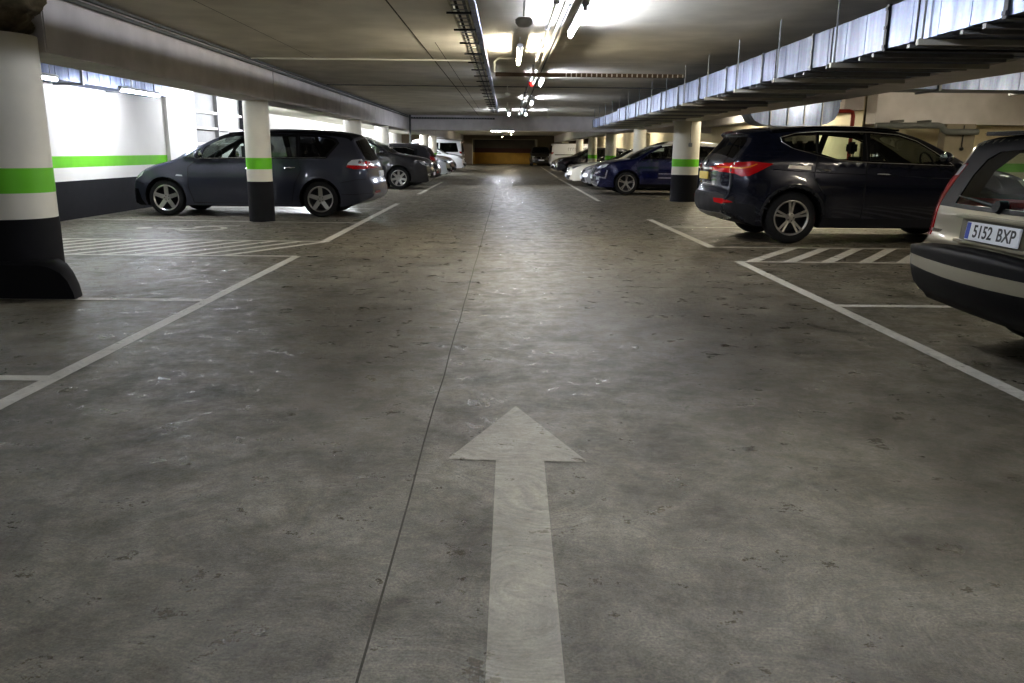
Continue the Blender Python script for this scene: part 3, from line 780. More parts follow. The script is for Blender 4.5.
sp = generic('suv', 4.4, 1.58, PWHITE, W=1.84)
c = Car('white_suv', sp, (-2.5-4.4/2, 49.6, 0), PI, 'white SUV parked in front of the white van at the far left', 'car'); front_kit(c, hz=.78, drl=BLACK)
sp = generic('van', 5.0, 1.97, PWHITE, W=1.95, sidewin=True)
c = Car('white_minibus', sp, (-2.75-2.5, 53.4, 0), 0, 'white van with a long black side window at the far left', 'van'); rear_kit(c, 1.1)
# ---------- further cars, right row
sp = generic('suv', 4.45, 1.60, PBLUE, rimr=1, xf=.96, r=.35, det=1, spokes=5, style='vee', W=1.84)
sp['extra'] = [PWHITE]; sp['rib'] = [(1.95, 3.7, 1.45, 2, 2)]
sp['regions'].insert(0, ([(1.05, 1.08), (1.4, 1.32), (1.75, 1.50), (2.1, 1.6), (3.6, 1.62), (3.9, 1.50), (3.5, 1.44), (2.3, 1.44), (1.9, 1.40), (1.55, 1.22), (1.32, 1.08)], 2))
c = Car('blue_suv', sp, (2.62+4.45/2, 25.15, 0), 0, 'deep blue SUV with silver roof line, nose to the aisle behind the right column', 'car')
front_kit(c, hz=.80, drl=CLEARL); c.mirrors(1.60, 1.12, BLACK); c.handle(2.3, .98, 0); c.handle(3.25, 1.0, 1)
for v in 'LR':
    c.line('roof_line_trim', [(1.10, 1.10), (1.45, 1.29), (1.75, 1.42), (2.05, 1.475), (2.5, 1.49), (3.1, 1.48), (3.6, 1.43)], v, ALLOY, .024)
    c.patch('door_moulding', [(x-2.225, z) for x, z in [(1.9, .50), (1.9, .53), (2.42, .53), (2.42, .50)]], v, CHROME); c.patch('door_moulding', [(x-2.225, z) for x, z in [(1.9, .62), (1.9, .645), (2.42, .645), (2.42, .62)]], v, CHROME)
    c.patch('bumper_blade', [(x-2.225, z) for x, z in [(.12, .50), (.34, .47), (.40, .72), (.36, .73), (.31, .52), (.12, .54)]], v, CHROME, off=.01)
sp = generic('hatch', 4.35, 1.43, PSILV, shift=.3)
c = Car('silver_hatchback', sp, (2.58+4.35/2, 28.3, 0), 0, 'silver hatchback mostly hidden behind the blue SUV, nose to the aisle', 'car'); front_kit(c, hz=.68, drl=CHROME)
sp = generic('hatch', 4.4, 1.40, CREAM, shift=.4)
c = Car('white_hatchback', sp, (2.24+4.4/2, 30.9, 0), 0, 'ivory white hatchback nosing furthest into the aisle on the right', 'car'); front_kit(c, hz=.68)
sp = generic('suv', 4.5, 1.52, PBLK)
c = Car('black_suv', sp, (2.72+4.5/2, 46.5, 0), 0, 'black car with silver front in the far right row behind the white hatchback', 'car'); front_kit(c, hz=.74, drl=CHROME, grille=CHROME)
sp = generic('hatch', 4.4, 1.45, PBLK)
c = Car('black_hatchback', sp, (2.72+4.4/2, 50.2, 0), 0, 'black hatchback beside the far white van on the right', 'car'); front_kit(c, hz=.68)
sp = generic('van', 5.0, 1.86, PWHITE, W=1.9)
c = Car('delivery_van', sp, (3.2+2.5, 62.5, 0), PI, 'white delivery van with small lettering on its side at the far right', 'van'); rear_kit(c, 1.1)
for s_, v in ((-1, 'R'), (1, 'L')):
    h = c.hit(.2, 1.3, v); Mx = Matrix.Translation((.1, h[0].y+s_*.012, 1.42)) @ Matrix(((-s_, 0, 0), (0, 0, s_), (0, 1, 0))).to_4x4()
    random.seed(11); bm = bmesh.new(); x = -1.0   # blurred signwriting: unreadable in the photograph, kept as a row of pale strokes
    for k in range(13):
        w_ = random.uniform(.07, .13); h_ = random.uniform(.08, .13)
        if k != 4: box(bm, x, x+.03, -h_, h_, 0, .004); box(bm, x, x+w_, h_-.04, h_, 0, .004)
        x += w_+.06
    bm.transform(Mx); obj('van_lettering', bm, mat('van_letter', '8a8a90', .6), c.root, 0)
c.patch('loading_band', [(-1.2, .98), (-1.2, 1.04), (2.1, 1.04), (2.1, .98)], 'L', BLACK); c.patch('loading_band', [(-1.2, .98), (-1.2, 1.04), (2.1, 1.04), (2.1, .98)], 'R', BLACK)
sp = generic('suv', 4.5, 1.66, PBROWN)
c = Car('brown_suv', sp, (2.95, 72.4, 0), PI/2, 'dark grey brown SUV standing beside the ramp opening facing the aisle', 'car'); front_kit(c, hz=.8)
# ---------------------------------------------------------------- surfaces
def floor_mat(name='floor_concrete', pc=None, cover=.5, wear=.42):
    m, nt, b = nodes(name); N = nt.nodes.new; L = nt.links.new
    tc = N('ShaderNodeTexCoord')
    def noise(sc, det=8, rough=.6, vec=None, dist=0):
        n = N('ShaderNodeTexNoise'); n.inputs['Scale'].default_value = sc; n.inputs['Detail'].default_value = det; n.inputs['Roughness'].default_value = rough
        n.inputs['Distortion'].default_value = dist; L(vec or tc.outputs['Object'], n.inputs['Vector']); return n
    def ramp(src, p0, p1, c0, c1):
        r = N('ShaderNodeValToRGB'); r.color_ramp.elements[0].position = p0; r.color_ramp.elements[1].position = p1
        r.color_ramp.elements[0].color = (c0,)*3+(1,) if not isinstance(c0, tuple) else c0; r.color_ramp.elements[1].color = (c1,)*3+(1,) if not isinstance(c1, tuple) else c1
        L(src, r.inputs['Fac']); return r
    def mix(t, f, a, b_):
        x = N('ShaderNodeMix'); x.data_type = 'RGBA'; x.blend_type = t
        if isinstance(f, (int, float)): x.inputs[0].default_value = f
        else: L(f, x.inputs[0])
        for k, v in ((6, a), (7, b_)):
            if isinstance(v, tuple): x.inputs[k].default_value = v
            else: L(v, x.inputs[k])
        return x.outputs[2]
    big = noise(.5, 12, .68, dist=.3); mid = noise(2.3, 14, .74, dist=.35); fine = noise(30, 9, .8); spk = noise(120, 4, .7); pat = noise(5, 12, .78)
    base = ramp(mid.outputs['Fac'], .36, .64, FLOOR_D, FLOOR_L)
    c = mix('MULTIPLY', .9, base.outputs[0], ramp(big.outputs['Fac'], .32, .68, .74, 1.16).outputs[0])
    c = mix('MULTIPLY', .9, c, ramp(fine.outputs['Fac'], .35, .65, .72, 1.25).outputs[0])
    c = mix('MULTIPLY', .7, c, ramp(spk.outputs['Fac'], .35, .65, .6, 1.35).outputs[0])
    # swirling trowel and tyre scratches
    mp = N('ShaderNodeMapping'); mp.inputs['Scale'].default_value = (2.2, 26, 1); mp.inputs['Rotation'].default_value = (0, 0, .7)
    dn = noise(.8, 2); vm = N('ShaderNodeVectorMath'); vm.operation = 'MULTIPLY_ADD'; vm.inputs[1].default_value = (2.4, 2.4, 0)
    L(dn.outputs['Color'], vm.inputs[0]); L(tc.outputs['Object'], vm.inputs[2]); L(vm.outputs[0], mp.inputs['Vector'])
    scr = noise(1.6, 8, .75, mp.outputs[0])
    c = mix('MULTIPLY', .6, c, ramp(scr.outputs['Fac'], .4, .62, .66, 1.28).outputs[0])
    # dark oily stains
    st = noise(.9, 12, .7, dist=.2)
    c = mix('MULTIPLY', .8, c, ramp(st.outputs['Fac'], .54, .70, 1.0, .66).outputs[0])
    # pale scuffs
    sc2 = noise(1.1, 10, .8, dist=2.5)
    c = mix('MIX', ramp(sc2.outputs['Fac'], .60, .78, 0, .45).outputs[0], c, (.30, .30, .285, 1))
    if pc:
        wn = noise(13, 10, .78)
        c = mix('MIX', ramp(wn.outputs['Fac'], wear-.12, wear+.1, cover*.35, cover).outputs[0], c, pc)
        c = mix('MULTIPLY', .6, c, ramp(scr.outputs['Fac'], .4, .62, .8, 1.15).outputs[0])
    L(c, b.inputs['Base Color'])
    rr = ramp(pat.outputs['Fac'], .38, .62, .24, .62); r2 = mix('MULTIPLY', .8, rr.outputs[0], ramp(scr.outputs['Fac'], .3, .7, .8, 1.15).outputs[0])
    L(r2, b.inputs['Roughness'])
    b.inputs['Specular IOR Level'].default_value = .55
    bp = N('ShaderNodeBump'); bp.inputs['Strength'].default_value = .5; bp.inputs['Distance'].default_value = .012
    hh = mix('ADD', .5, fine.outputs['Fac'], scr.outputs['Fac']); L(hh, bp.inputs['Height']); L(bp.outputs[0], b.inputs['Normal'])
    return m
FLOOR_D = lin('4b463a'); FLOOR_L = lin('817b6d')
FLOOR = floor_mat()
CONC = mat('concrete_beam', 'd0cccd', .85, var=.10, scale=2.5, bump=.15)
CEIL = mat('concrete_ceiling', 'd0ccc1', .85, var=.14, scale=1.6, bump=.12)
ROUGHC = mat('rough_concrete', '665c48', .95, var=.5, scale=9, bump=1)
WALLW = mat('wall_white', 'e2e0da', .7, var=.04, scale=1.2)
WALLC = mat('wall_cream', 'dcd2b8', .7, var=.05, scale=1.2)
GREEN = mat('stripe_green', '6cc01e', .5, var=.06, scale=5)
BLK = mat('wall_black', '19191c', .75, var=.12, scale=6, spec=.25)
COLW = mat('column_white', 'dcd8ca', .6, var=.06, scale=3, bump=.08)
GALV = None
def galv():
    m, nt, b = nodes('galvanised_steel'); N = nt.nodes.new; L = nt.links.new
    tc = N('ShaderNodeTexCoord'); mp = N('ShaderNodeMapping'); mp.inputs['Scale'].default_value = (1, 1, .12)
    L(tc.outputs['Object'], mp.inputs[0])
    n = N('ShaderNodeTexNoise'); n.inputs['Scale'].default_value = 9; n.inputs['Detail'].default_value = 5; L(mp.outputs[0], n.inputs['Vector'])
    v = N('ShaderNodeTexVoronoi'); v.inputs['Scale'].default_value = 45; L(tc.outputs['Object'], v.inputs['Vector'])
    r = N('ShaderNodeValToRGB'); r.color_ramp.elements[0].position = .3; r.color_ramp.elements[1].position = .7
    r.color_ramp.elements[0].color = lin('697188'); r.color_ramp.elements[1].color = lin('9ca7c2'); L(n.outputs['Fac'], r.inputs[0])
    x = N('ShaderNodeMix'); x.data_type = 'RGBA'; x.blend_type = 'MULTIPLY'; x.inputs[0].default_value = .15
    L(r.outputs[0], x.inputs[6]); L(v.outputs['Color'], x.inputs[7]); L(x.outputs[2], b.inputs['Base Color'])
    b.inputs['Metallic'].default_value = .75; b.inputs['Roughness'].default_value = .38
    return m
GALV = galv()
STEEL = mat('dull_steel', '96989a', .5, .35, var=.1, scale=12)
DSTEEL = mat('dark_steel', '3b3c3e', .5, .6, var=.15, scale=12)
PIPEW = mat('pipe_white', 'd6d4ca', .45)
PIPEG = mat('pipe_grey', '5d605f', .55, var=.1)
PIPER = mat('pipe_red', '8c2a1c', .5, var=.1)
LINEW = floor_mat('line_paint', lin('dedbd0'), .78, .38)
ARROW = floor_mat('arrow_paint', lin('d0c9b8'), .33, .38)
FAINT = floor_mat('faint_paint', lin('dedbd0'), .85, .38)
TUBE = mat('tube_glow', 'ffffff', .4, emis='ebf0fc', estr=TUBE_E)
TUBEL = mat('tube_glow_cold', 'ffffff', .4, emis='f4f8ff', estr=TUBE_E*4.5)
TUBEM = mat('tube_glow_soft', 'ffffff', .4, emis='f4f8ff', estr=TUBE_E*.5)
TUBED = mat('tube_glow_dim', 'ffffff', .4, emis='ffefd0', estr=TUBE_W*.22)
TUBEW = mat('tube_glow_warm', 'ffffff', .4, emis='fff3da', estr=TUBE_W)
HOUS = mat('lamp_housing', 'b9bcc0', .5)
YOCH = mat('ochre_paint', 'a8842c', .6, var=.12, scale=2)
DRED = mat('dark_red_paint', '3e1e18', .7, var=.1)

# ---------------------------------------------------------------- setting
ZC = 2.62; ZB = 2.04
XL = -7.63; XR = 8.2
def sbox(name, x0, x1, y0, y1, z0, z1, m, bev=0):
    bm = bmesh.new(); box(bm, x0, x1, y0, y1, z0, z1, bev=bev); return struct(obj(name, bm, m, None, 0))
sbox('floor', -14, 18, -14, 84, -.2, 0, FLOOR)
sbox('ceiling', -14, 18, -14, 84, ZC, ZC+.02, CEIL)
# left wall in bands
def banded(name, x0, x1, y0, y1, mw, z=ZC, k=(.66, .89, 1.085)):
    bm = bmesh.new(); a, b_, c_ = k
    box(bm, x0, x1, y0, y1, 0, a, 0); box(bm, x0, x1, y0, y1, a, b_, 1); box(bm, x0, x1, y0, y1, b_, c_, 2); box(bm, x0, x1, y0, y1, c_, z, 1)
    return struct(obj(name, bm, [BLK, mw, GREEN], None, 0))
banded('wall_left', XL-.2, XL, -14, 20.1, WALLW)
banded('wall_left_far', XL-2.2, XL-2.0, 20.0, 84, WALLW)
banded('wall_left_return', XL-2.2, XL-.21, 20.0, 20.1, WALLW)
banded('wall_right', XR, XR+.2, 19.0, 84, WALLC)
banded('wall_right_facing', XR+.02, 17.8, 19.0, 19.2, WALLC)
banded('wall_right_near', 15, 15.2, -14, 19.1, WALLC)
sbox('wall_back', -14, 18, -14.2, -14, 0, ZC, WALLW)
bm = bmesh.new()   # far wall round the ramp mouth
box(bm, -14, -3.15, 75, 75.3, 0, ZC); box(bm, 2.7, 18, 75, 75.3, 0, ZC); box(bm, -3.15, 2.7, 75, 75.3, 2.3, ZC)
struct(obj('wall_far', bm, mat('wall_taupe', '7b6d5c', .8, var=.15, scale=1), None, 0))
bm = bmesh.new(); box(bm, -3.15, 2.7, 80.0, 80.2, 0, 1.08, 0); box(bm, -3.15, 2.7, 80.0, 80.2, 1.08, 1.5, 1); box(bm, -3.15, 2.7, 80, 80.2, 1.5, ZC, 2)
box(bm, -3.35, -3.15, 75.3, 80.2, 0, 1.1, 0); box(bm, -3.35, -3.15, 75.3, 80.2, 1.1, ZC, 2); box(bm, 2.7, 2.9, 75.3, 80.2, 0, 1.1, 0); box(bm, 2.7, 2.9, 75.3, 80.2, 1.1, ZC, 2)
struct(obj('wall_ramp', bm, [YOCH, DRED, mat('ramp_grey', '4d4a45', .9, var=.2, scale=1)], None, 0))
sbox('trim_1', -3.2, 2.75, 74.9, 75.0, 2.24, 2.32, mat('lintel_pale', 'b3a98f', .6))
sbox('trim_2', -3.2, -3.12, 74.9, 75.0, 0, 2.3, mat('lintel_pale', 'b3a98f', .6))
sbox('trim_3', 2.68, 2.78, 74.9, 75.0, 0, 2.3, mat('lintel_pale', 'b3a98f', .6))
# recessed steel panelling past the left wall
bm = bmesh.new()
box(bm, XL-.35, XL-.30, 20.15, 24.6, 0, ZC-.002)
for z in (.45, .9, 1.35, 1.75, 2.15): box(bm, XL-.30, XL-.22, 20.15, 24.6, z-.035, z+.035, 1)
box(bm, XL-.30, XL-.16, 24.5, 24.65, 0, ZC-.002, 2); box(bm, XL-.30, XL-.2, 22.4, 22.48, 0, ZC-.002, 0)
tube(bm, [(XL-.2, 24.5, 1.75), (XL-.15, 25.0, 2.1), (XL-.15, 25.6, 2.3)], .04, 8, 2)
tag(obj('steel_hoarding', bm, [mat('hoarding_grey', '9a9a98', .6, .2, var=.05), mat('rail_pale', 'd0cfcb', .5), DSTEEL], None, 0), 'pale steel panel screen with horizontal rails at the end of the left wall', 'screen')
sbox('wall_left_pilaster', XL-.01, XL+.08, 18.4, 20.05, 0, ZC-.001, WALLW)

# beams
def beam(name, x0, x1, y0, y1, z0, z1): return sbox(name, x0, x1, y0, y1, z0, z1, CONC, bev=.012)
seams = [14.2, 19.8, 25, 29.3]
beam('ceiling_beam', -4.55, -3.98, -14, 6.35, ZB, ZC)
ys = [7.28]+seams+[33.0]
for a, b_ in zip(ys, ys[1:]): beam('ceiling_beam', -4.55, -3.98, a+.012, b_-.012, ZB, ZC)
beam('ceiling_beam', 4.3, 4.97, -14, 33, ZB, ZC)
beam('ceiling_beam', -4.55, 8.2, 33, 33.7, ZB, ZC)
beam('ceiling_beam', 4.3, 4.97, 33.7, 75, ZB, ZC); beam('ceiling_beam', -4.55, -3.98, 33.7, 75, ZB, ZC)
beam('ceiling_beam', 8.25, 17, 18.45, 19.0, 1.93, ZC)
beam('ceiling_beam', 7.75, 8.2, 19, 33, 2.25, ZC)
# joints in the slab above and below
def strip(name, pts, w, z, m, h=.004):
    bm = bmesh.new()
    for (x0, y0), (x1, y1) in zip(pts, pts[1:]):
        d = Vector((x1-x0, y1-y0)).normalized(); n = Vector((-d.y, d.x))*w/2
        v = [bm.verts.new((x, y, z)) for x, y in ((x0-n.x, y0-n.y), (x1-n.x, y1-n.y), (x1+n.x, y1+n.y), (x0+n.x, y0+n.y))]
        f = bm.faces.new(v)
        if h: 
            pass
    bmesh.ops.recalc_face_normals(bm, faces=bm.faces)
    return obj(name, bm, m, None, 0)
JOINT = mat('joint_dark', '45423a', .9, var=.3, scale=20)
random.seed(3)
pts = [(-.35+random.uniform(-.005, .005)*(1 if 0 < k < 60 else 0), .5+k*.55) for k in range(60)]
struct(strip('floor_joint', pts, .007, .0022, JOINT)); struct(strip('floor_joint', [(-7.6, 7.12), (15, 7.0)], .007, .0022, JOINT)); struct(strip('floor_joint', [(-7.6, 26.0), (8, 26.0)], .02, .002, JOINT))
for x in (-1.15,): struct(strip('ceiling_joint', [(x, -5), (x, 33)], .018, ZC-.002, JOINT))
struct(strip('ceiling_joint', [(-3.0, -2), (-3.0, 13)], .008, ZC-.002, JOINT)); struct(strip('ceiling_joint', [(-.95, 11), (-.95, 28)], .01, ZC-.002, JOINT))
struct(strip('ceiling_joint', [(-3.98, 18.3), (4.3, 18.3)], .07, ZC-.003, JOINT)); struct(strip('ceiling_joint', [(-3.98, 13.3), (4.3, 13.3)], .012, ZC-.002, JOINT))
def down(o):
    return o

# ---------------------------------------------------------------- painted markings
def mark(name, poly, label, m=LINEW, z=.003, cat='marking', group=None):
    bm = bmesh.new(); bm.faces.new([bm.verts.new((x, y, z)) for x, y in poly])
    bmesh.ops.recalc_face_normals(bm, faces=bm.faces)
    if bm.faces[:][0].normal.z < 0: bmesh.ops.reverse_faces(bm, faces=bm.faces)
    return tag(obj(name, bm, m, None, 0), label, cat, group)
def seg(x0, y0, x1, y1, w):
    d = Vector((x1-x0, y1-y0)).normalized(); n = Vector((-d.y, d.x))*w/2
    return [(x0-n.x, y0-n.y), (x1-n.x, y1-n.y), (x1+n.x, y1+n.y), (x0+n.x, y0+n.y)]
mark('painted_arrow', [(-.045, 1.0), (.145, 1.0), (.165, 3.09), (.345, 3.085), (.055, 3.82), (-.235, 3.11), (-.035, 3.095)], 'faded grey arrow painted on the floor in the middle of the lane', ARROW, cat='floor arrow')
mark('painted_line', seg(-2.50, -2, -2.50, 9.5, .10), 'long white bay line on the left of the lane, running nearest the camera')
mark('painted_line', seg(-2.52, 11.1, -2.60, 19.3, .12), 'white bay line on the left past the hatched area, beside the charcoal people carrier')
mark('painted_line', seg(-2.56, 23.5, -2.62, 33, .12), 'white bay line on the left in front of the grey crossover')
mark('painted_line', seg(2.79, -2, 2.76, 9.42, .11), 'long white bay line on the right, in front of the beige estate')
mark('painted_line', seg(2.80, 10.8, 2.74, 15.35, .12), 'short white bay line on the right behind the navy SUV')
mark('painted_line', seg(2.41, 21.1, 2.46, 38, .11), 'far white bay line on the right beside the ivory hatchback')
mark('painted_line', seg(2.5, 40, 2.8, 68, .11), 'farthest white bay line on the right by the delivery van')
mark('painted_line', seg(-7.5, 4.25, -2.55, 4.25, .10), 'white cross line at the left edge, in front of the thick column', LINEW, .0034)
mark('painted_line', seg(-7.5, 6.66, -2.52, 6.62, .11), 'white cross line running to the foot of the thick column', LINEW, .0034)
mark('painted_line', seg(-7.5, 9.44, -2.5, 9.50, .08), 'near border line of the left hatched area', LINEW, .0034)
mark('painted_line', seg(-7.5, 11.15, -2.55, 11.1, .08), 'far border line of the left hatched area', LINEW, .0034)
mark('painted_line', seg(-7.5, 14.25, -2.6, 14.0, .10), 'white cross line on the floor beside the people carrier', LINEW, .0034)
mark('painted_line', seg(-7.5, 17.4, -2.6, 17.4, .10), 'white cross line on the far side of the people carrier', LINEW, .0034)
mark('painted_line', seg(2.8, 6.62, 9, 6.62, .10), 'white cross line beside the beige estate', LINEW, .0034)
mark('painted_line', seg(2.76, 9.38, 9, 9.40, .08), 'near border line of the right hatched area', LINEW, .0034)
mark('painted_line', seg(2.80, 10.85, 9, 10.85, .08), 'far border line of the right hatched area beside the navy SUV', LINEW, .0034)
mark('painted_line', seg(2.8, 13.82, 8, 13.82, .09), 'white cross line on the far side of the navy SUV', LINEW, .0034)
mark('painted_line', seg(2.5, 23.6, 8, 23.6, .09), 'white cross line beside the deep blue SUV', LINEW, .0034)
mark('painted_line', seg(-7.5, 25.9, -2.6, 25.9, .09), 'white cross line beside the grey crossover', LINEW, .0034)
def hatch(name, xs, y0, y1, slope, w, label):
    bm = bmesh.new()
    for x in xs:
        v = [bm.verts.new((a, b_, .003)) for a, b_ in ((x, y0), (x+w, y0), (x+w+slope, y1), (x+slope, y1))]
        f = bm.faces.new(v)
        if f.normal.z < 0: f.normal_flip()
    bm.normal_update()
    for f in bm.faces:
        if f.normal.z < 0: f.normal_flip()
    return tag(obj(name, bm, FAINT, None, 0), label, 'marking')
hatch('painted_hatching', [-7.4+.36*k for k in range(12)], 9.5, 11.1, -1.1+2.0, .12, 'diagonal white hatching on the floor between the left bays, by the slim column')
hatch('painted_hatching', [2.85+.45*k for k in range(10)], 9.42, 10.8, .95, .16, 'diagonal white hatching on the floor beside the navy SUV')
# wheelchair symbol
bm = bmesh.new()
def ringf(cx, cy, r0, r1, a0, a1, n=28, sx=1, sy=1):
    vs = [(cx+sx*r*math.cos(a), cy+sy*r*math.sin(a)) for r, a in ((r, a0+(a1-a0)*k/n) for k in range(n+1) for r in (r0, r1))]
    V = [bm.verts.new((x, y, .003)) for x, y in vs]
    for k in range(n): bm.faces.new((V[2*k], V[2*k+1], V[2*k+3], V[2*k+2]))
ringf(-4.85, 12.75, .30, .40, -2.6, 2.2); ringf(-5.75, 12.75, 0.001, .12, 0, 2*PI)
for q in (seg(-5.55, 12.75, -5.0, 12.75, .10), seg(-5.0, 12.75, -4.9, 13.2, .09), seg(-4.9, 13.2, -4.4, 13.25, .09)):
    bm.faces.new([bm.verts.new((x, y, .0032)) for x, y in q])
bm.normal_update()
for f in bm.faces:
    if f.normal.z < 0: f.normal_flip()
tag(obj('wheelchair_symbol', bm, LINEW, None, 0), 'white wheelchair symbol painted on the bay floor before the people carrier', 'marking')

# ---------------------------------------------------------------- columns
def column(x, y, r, label, top=ZB, k=(.69, .90, 1.09), mw=COLW, group=None, square=False):
    root = empty('column', (x, y, 0)); tag(root, label, 'column', group)
    def ring(name, z0, z1, m, rr):
        bm = bmesh.new(); lathe(bm, [(.001, z0), (rr, z0), (rr, z1), (.001, z1)], 40, 'Z'); bmesh.ops.recalc_face_normals(bm, faces=bm.faces); return obj(name, bm, m, root, 40)
    ring('black_base', 0, k[0], BLK, r+.004); ring('white_band', k[0], k[1], mw, r); ring('green_band', k[1], k[2], GREEN, r+.002); ring('shaft', k[2], top, mw, r)
    return root
c2 = column(-4.32, 14.24, .215, 'slim white column with green band in front of the charcoal people carrier')
column(-4.3, 22.9, .25, 'white column rising behind the rear of the people carrier')
column(-4.3, 28.25, .24, 'white column standing over the bonnet of the grey crossover')
column(-4.3, 42.6, .22, 'white column seen past the dark hatchback roof on the left')
column(-4.3, 47.5, .22, 'white column just before the white van on the far left')
column(-4.3, 62, .25, 'farthest white column of the left row, behind the white van')
column(-7.15, 31.4, .30, 'round white column against the bright left wall above the people carrier roof')
column(-7.3, 36.8, .26, 'round white column by the left wall, farther of the two')
cr = column(4.69, 21.42, .345, 'thick white column with green band and black foot beside the navy SUV')
bm = bmesh.new(); tube(bm, [(.02, -.355, 2.03), (.02, -.355, 1.50)], .008); box(bm, -.025, .065, -.40, -.35, 1.40, 1.50, bev=.01); obj('wall_switch', bm, STEEL, cr)
column(4.69, 29.0, .22, 'white column right behind the windscreen of the blue SUV')
column(5.9, 36.0, .36, 'broad bright white column behind the ivory hatchback')
column(4.69, 37.0, .25, 'white column with green band over the ivory hatchback bonnet')
column(4.69, 44.9, .24, 'white column with green band between the ivory and black cars')
column(4.69, 53, .24, 'white column in front of the delivery van on the right')
column(4.69, 66, .26, 'farthest white column on the right behind the delivery van')
# foreground column with flared foot
root = empty('column', (-4.28, 7.0, 0)); tag(root, 'thick white column with green band and rough concrete cap at the left edge', 'column')
def ring(name, z0, z1, m, rr, par=root, seg_=48):
    bm = bmesh.new(); lathe(bm, [(.001, z0), (rr, z0), (rr, z1), (.001, z1)], seg_, 'Z'); bmesh.ops.recalc_face_normals(bm, faces=bm.faces); return obj(name, bm, m, par, 40)
R1 = .345
ring('black_base', 0, .65, BLK, R1+.005); ring('white_band', .65, .865, COLW, R1); ring('green_band', .865, 1.07, GREEN, R1+.002); ring('shaft', 1.07, 2.14, COLW, R1)
bm = bmesh.new()
box(bm, -.75, .02, -.36, .3, 0, .64, bev=.015)
obj('plinth', bm, BLK, root, 30)
bm = bmesh.new()   # rounded guard on the lane side
prof = [(0, .31), (.36, .31), (.45, .295), (.54, .25), (.60, .18), (.635, .09), (.65, 0)]
last = None
for x, z in prof:
    sh = lambda t: x*(1-.30*t*t)+.02; row = [bm.verts.new((sh(t), -.40+.42*t, z if 0 < t < 1 else z-.025)) for t in (0, .08, .5, .92, 1)]; bot = [bm.verts.new((sh(t), -.40+.42*t, 0)) for t in (0, 1)]
    cur = [bot[0]]+row+[bot[1]]
    if last:
        for a in range(len(cur)-1):
            try: bm.faces.new((last[a], last[a+1], cur[a+1], cur[a]))
            except ValueError: pass
    last = cur
bm.faces.new([v for v in last])
bmesh.ops.remove_doubles(bm, verts=bm.verts, dist=.0005); bmesh.ops.recalc_face_normals(bm, faces=bm.faces)
obj('foot_guard', bm, BLK, root, 50)
bm = bmesh.new(); bmesh.ops.create_icosphere(bm, subdivisions=5, radius=1)
from mathutils import noise as mnoise
for v in bm.verts:
    p = v.co.copy(); k = 1+.22*mnoise.noise(p*2.2)+.09*mnoise.noise(p*6)+.04*mnoise.noise(p*14)
    zz = p.z; rx = .40 if zz > 0 else .40*(1-.25*zz*zz)
    v.co = Vector((p.x*.52*k*(1 if zz > -.2 else .92), p.y*.40*k, max(-.27, min(.25, zz*.34*k))))+Vector((-.10, -.02, 2.365))
obj('rough_cap', bm, ROUGHC, root, 60)

# square concrete pier on the right with pipework
root = empty('concrete_pier', (10.0, 18.3, 0)); tag(root, 'bare concrete pier against the cream wall on the right', 'pier')
bm = bmesh.new(); box(bm, -.33, .33, -.22, .08, 0, 1.93, bev=.01); obj('shaft', bm, mat('pier_concrete', '857e70', .85, var=.1, scale=3), root, 0)
bm = bmesh.new(); tube(bm, [(.05, -.24, 1.9), (.05, -.24, 1.42)], .012); bmesh.ops.create_icosphere(bm, subdivisions=2, radius=.045, matrix=Matrix.Translation((.05, -.25, 1.40))); obj('hanging_cord', bm, DSTEEL, root)
bm = bmesh.new(); pp = [(8.05, 17.95, 1.87), (8.9, 17.95, 1.88), (9.42, 17.95, 1.885), (9.50, 17.95, 1.87), (9.54, 17.95, 1.80), (9.60, 17.95, 1.765), (9.75, 17.95, 1.76), (10.3, 17.95, 1.76)]
tube(bm, catmull(pp, .08), .065, 12)
for x in (8.6, 9.2): box(bm, x-.02, x+.02, 17.88, 18.44, 1.95, 2.0)
tag(obj('drain_pipe', bm, PIPEG), 'dark grey drain pipe with an elbow along the concrete beam on the right', 'pipe')
bm = bmesh.new(); pp = [(7.0, 27.2, 2.32), (8.0, 21, 2.30), (8.02, 19.0, 2.28)]
tube(bm, [(5.2, 18.6, 2.2), (7.70, 18.6, 2.2), (7.78, 18.6, 2.18), (7.80, 18.6, 2.1), (7.80, 18.6, .0)], .045, 10)
tag(obj('sprinkler_pipe', bm, PIPER), 'red sprinkler pipe turning down at the corner of the cream wall', 'pipe')

